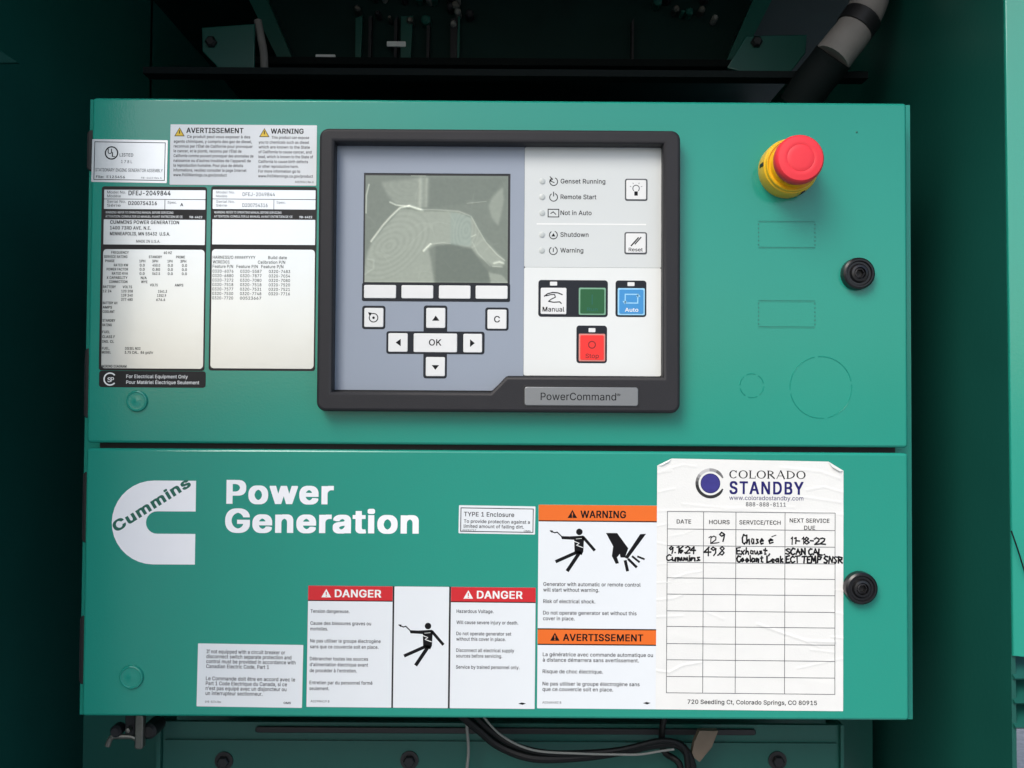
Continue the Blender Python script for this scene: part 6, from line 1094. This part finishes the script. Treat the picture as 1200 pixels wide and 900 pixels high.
hand('9.16.24',783.8,815,649,7.6,1.6); hand('Cummins',780.6,822.5,658,7.4,1.75)
hand('49.8',825,850,651,9.5,1.75); hand('Exhaust,',862.8,902,649.5,7.4,1.75); hand('Coolant Leak',862.8,919,658.5,7.2,1.8)
hand('SCAN CAL.',920.5,967,649.5,7,1.75); hand('ECT TEMP SNSR',920.5,987.6,659,7.8,1.75)
drape(s_,'handwriting')

# ------------------------------------------------------------------ below the box
YB = .085
fb = Fr(586, 880, YB); L = (fb.X, YB, fb.Z-.05)
SP = thing('support_panel', 'dark green support panel under the control box with black bolts', 'panel', L)
MB().prism([fb.p(191,848), fb.p(983,848), fb.p(983,1100), fb.p(191,1100)], YB, YB+.004, 'shaded_green').build('panel_sheet', SP, L, 0)
MB().prism([fb.p(186,1100), fb.p(190.5,1100), fb.p(190.5,846), fb.p(186,846)], YB-.004, YB+.03, 'shaded_green').build('edge_flange', SP, L, 0)
MB().prism([fb.p(983.5,1100), fb.p(987,1100), fb.p(987,846), fb.p(983.5,846)], YB-.004, YB+.03, 'shaded_green').build('edge_flange', SP, L, 0)
MB().plate(rr(fb,300,852,885,859,3,3), YB-.003, .003, 'black', bevel=.0008).build('slot_strip', SP, L)
MB().prism([fb.p(195,868), fb.p(980,868), fb.p(980,870), fb.p(195,870)], YB-.0025, YB, 'shaded_green').build('bead', SP, L, 0)
for x, y in ((263,893),(480,891),(911,889)):
    c = fb.p(x,y); bo = MB().lathe(c, [(.0072,YB),(.0072,YB-.0012),(.0045,YB-.0013)], 'black', 28).build('bolt', SP, L)
    MB().lathe(c, [(.0046,YB-.001),(.0046,YB-.0045),(.0038,YB-.0052)], 'black_gloss', 6).build('bolt_head', bo, L)
def cable(name, pts, r, mt, lab, cat='cable'):
    P_ = [X3(x,y,Y) for x,y,Y in pts]; o = MB().tube(P_, r, mt, 10).build(name, None, P_[0]); o['label'] = lab; o['category'] = cat; o['group'] = 'cables below the box'; return o
cable('cable', [(540,838,.07),(560,854,.068),(585,874,.065),(625,888,.06),(680,887,.06),(730,880,.06),(770,872,.06),(793,872,.06),(806,884,.06),(812,905,.06),(812,930,.06)], .0034, 'cable_black', 'thick black cable sagging in a long curve under the box')
cable('cable', [(556,838,.064),(575,856,.062),(600,872,.058),(640,882,.056),(690,882,.056),(730,878,.056),(775,868,.056),(800,875,.056),(806,900,.056),(806,930,.056)], .0022, 'cable_black', 'thinner black cable lying over the thick sagging one')
cable('cable', [(565,838,.058),(588,862,.054),(625,879,.052),(680,883,.052),(720,884,.052),(750,884,.052),(775,880,.052),(790,878,.052)], .0009, 'wire_grey', 'thin grey wire along the sagging black cables')
cable('wire', [(546,838,.07),(547.5,856,.07),(549,880,.07),(547,905,.07),(547,930,.07)], .0012, 'wire_grey', 'single pale wire hanging straight down under the box', 'wire')
cable('cable', [(780,835,.07),(776,855,.068),(778,880,.068),(796,895,.06),(800,925,.06)], .0025, 'cable_black', 'short black cable bending down beside the tan tape')
o = MB().prism([fb.p(812,842), fb.p(833,842), fb.p(826,860), fb.p(812,877), fb.p(803,870), fb.p(806,855)], .06, .066, 'tape').build('tape_tab', None, X3(818,855,.06)); o['label'] = 'tan tape tab sticking out under the box by the cables'; o['category'] = 'tape'
L = X3(152, 860, .05); fc = Fr(152, 860, .05)
T = thing('cable_clamp', 'small worn metal cable clamp hanging under the box corner', 'clamp', L)
MB().tube([X3(126,874,.05), X3(131,864,.05), X3(143,863,.05), X3(156,864,.05), X3(164,870,.05)], (.0022,.0018), 'zinc', 10).build('strap', T, L)
MB().plate(rr(fc,160,836,170,876,3,3), .046, .006, 'zinc', bevel=.001).build('post', T, L)
MB().plate(rr(fc,146,836,158,862,2,3), .05, .008, 'bezel', bevel=.001).build('post', T, L)
MB().lathe(fc.p(137,856), [(.0045,.056),(.0045,.048),(.003,.046)], 'bezel', 12).build('screw', T, L)
MB().lathe(fc.p(173,858), [(.006,.07),(.006,.052),(.004,.05)], 'black', 16).build('bushing', T, L)
MB().lathe(fc.p(153,853), [(.002,.05),(.002,.044),(.001,.0435)], 'zinc', 6).build('screw', T, L)
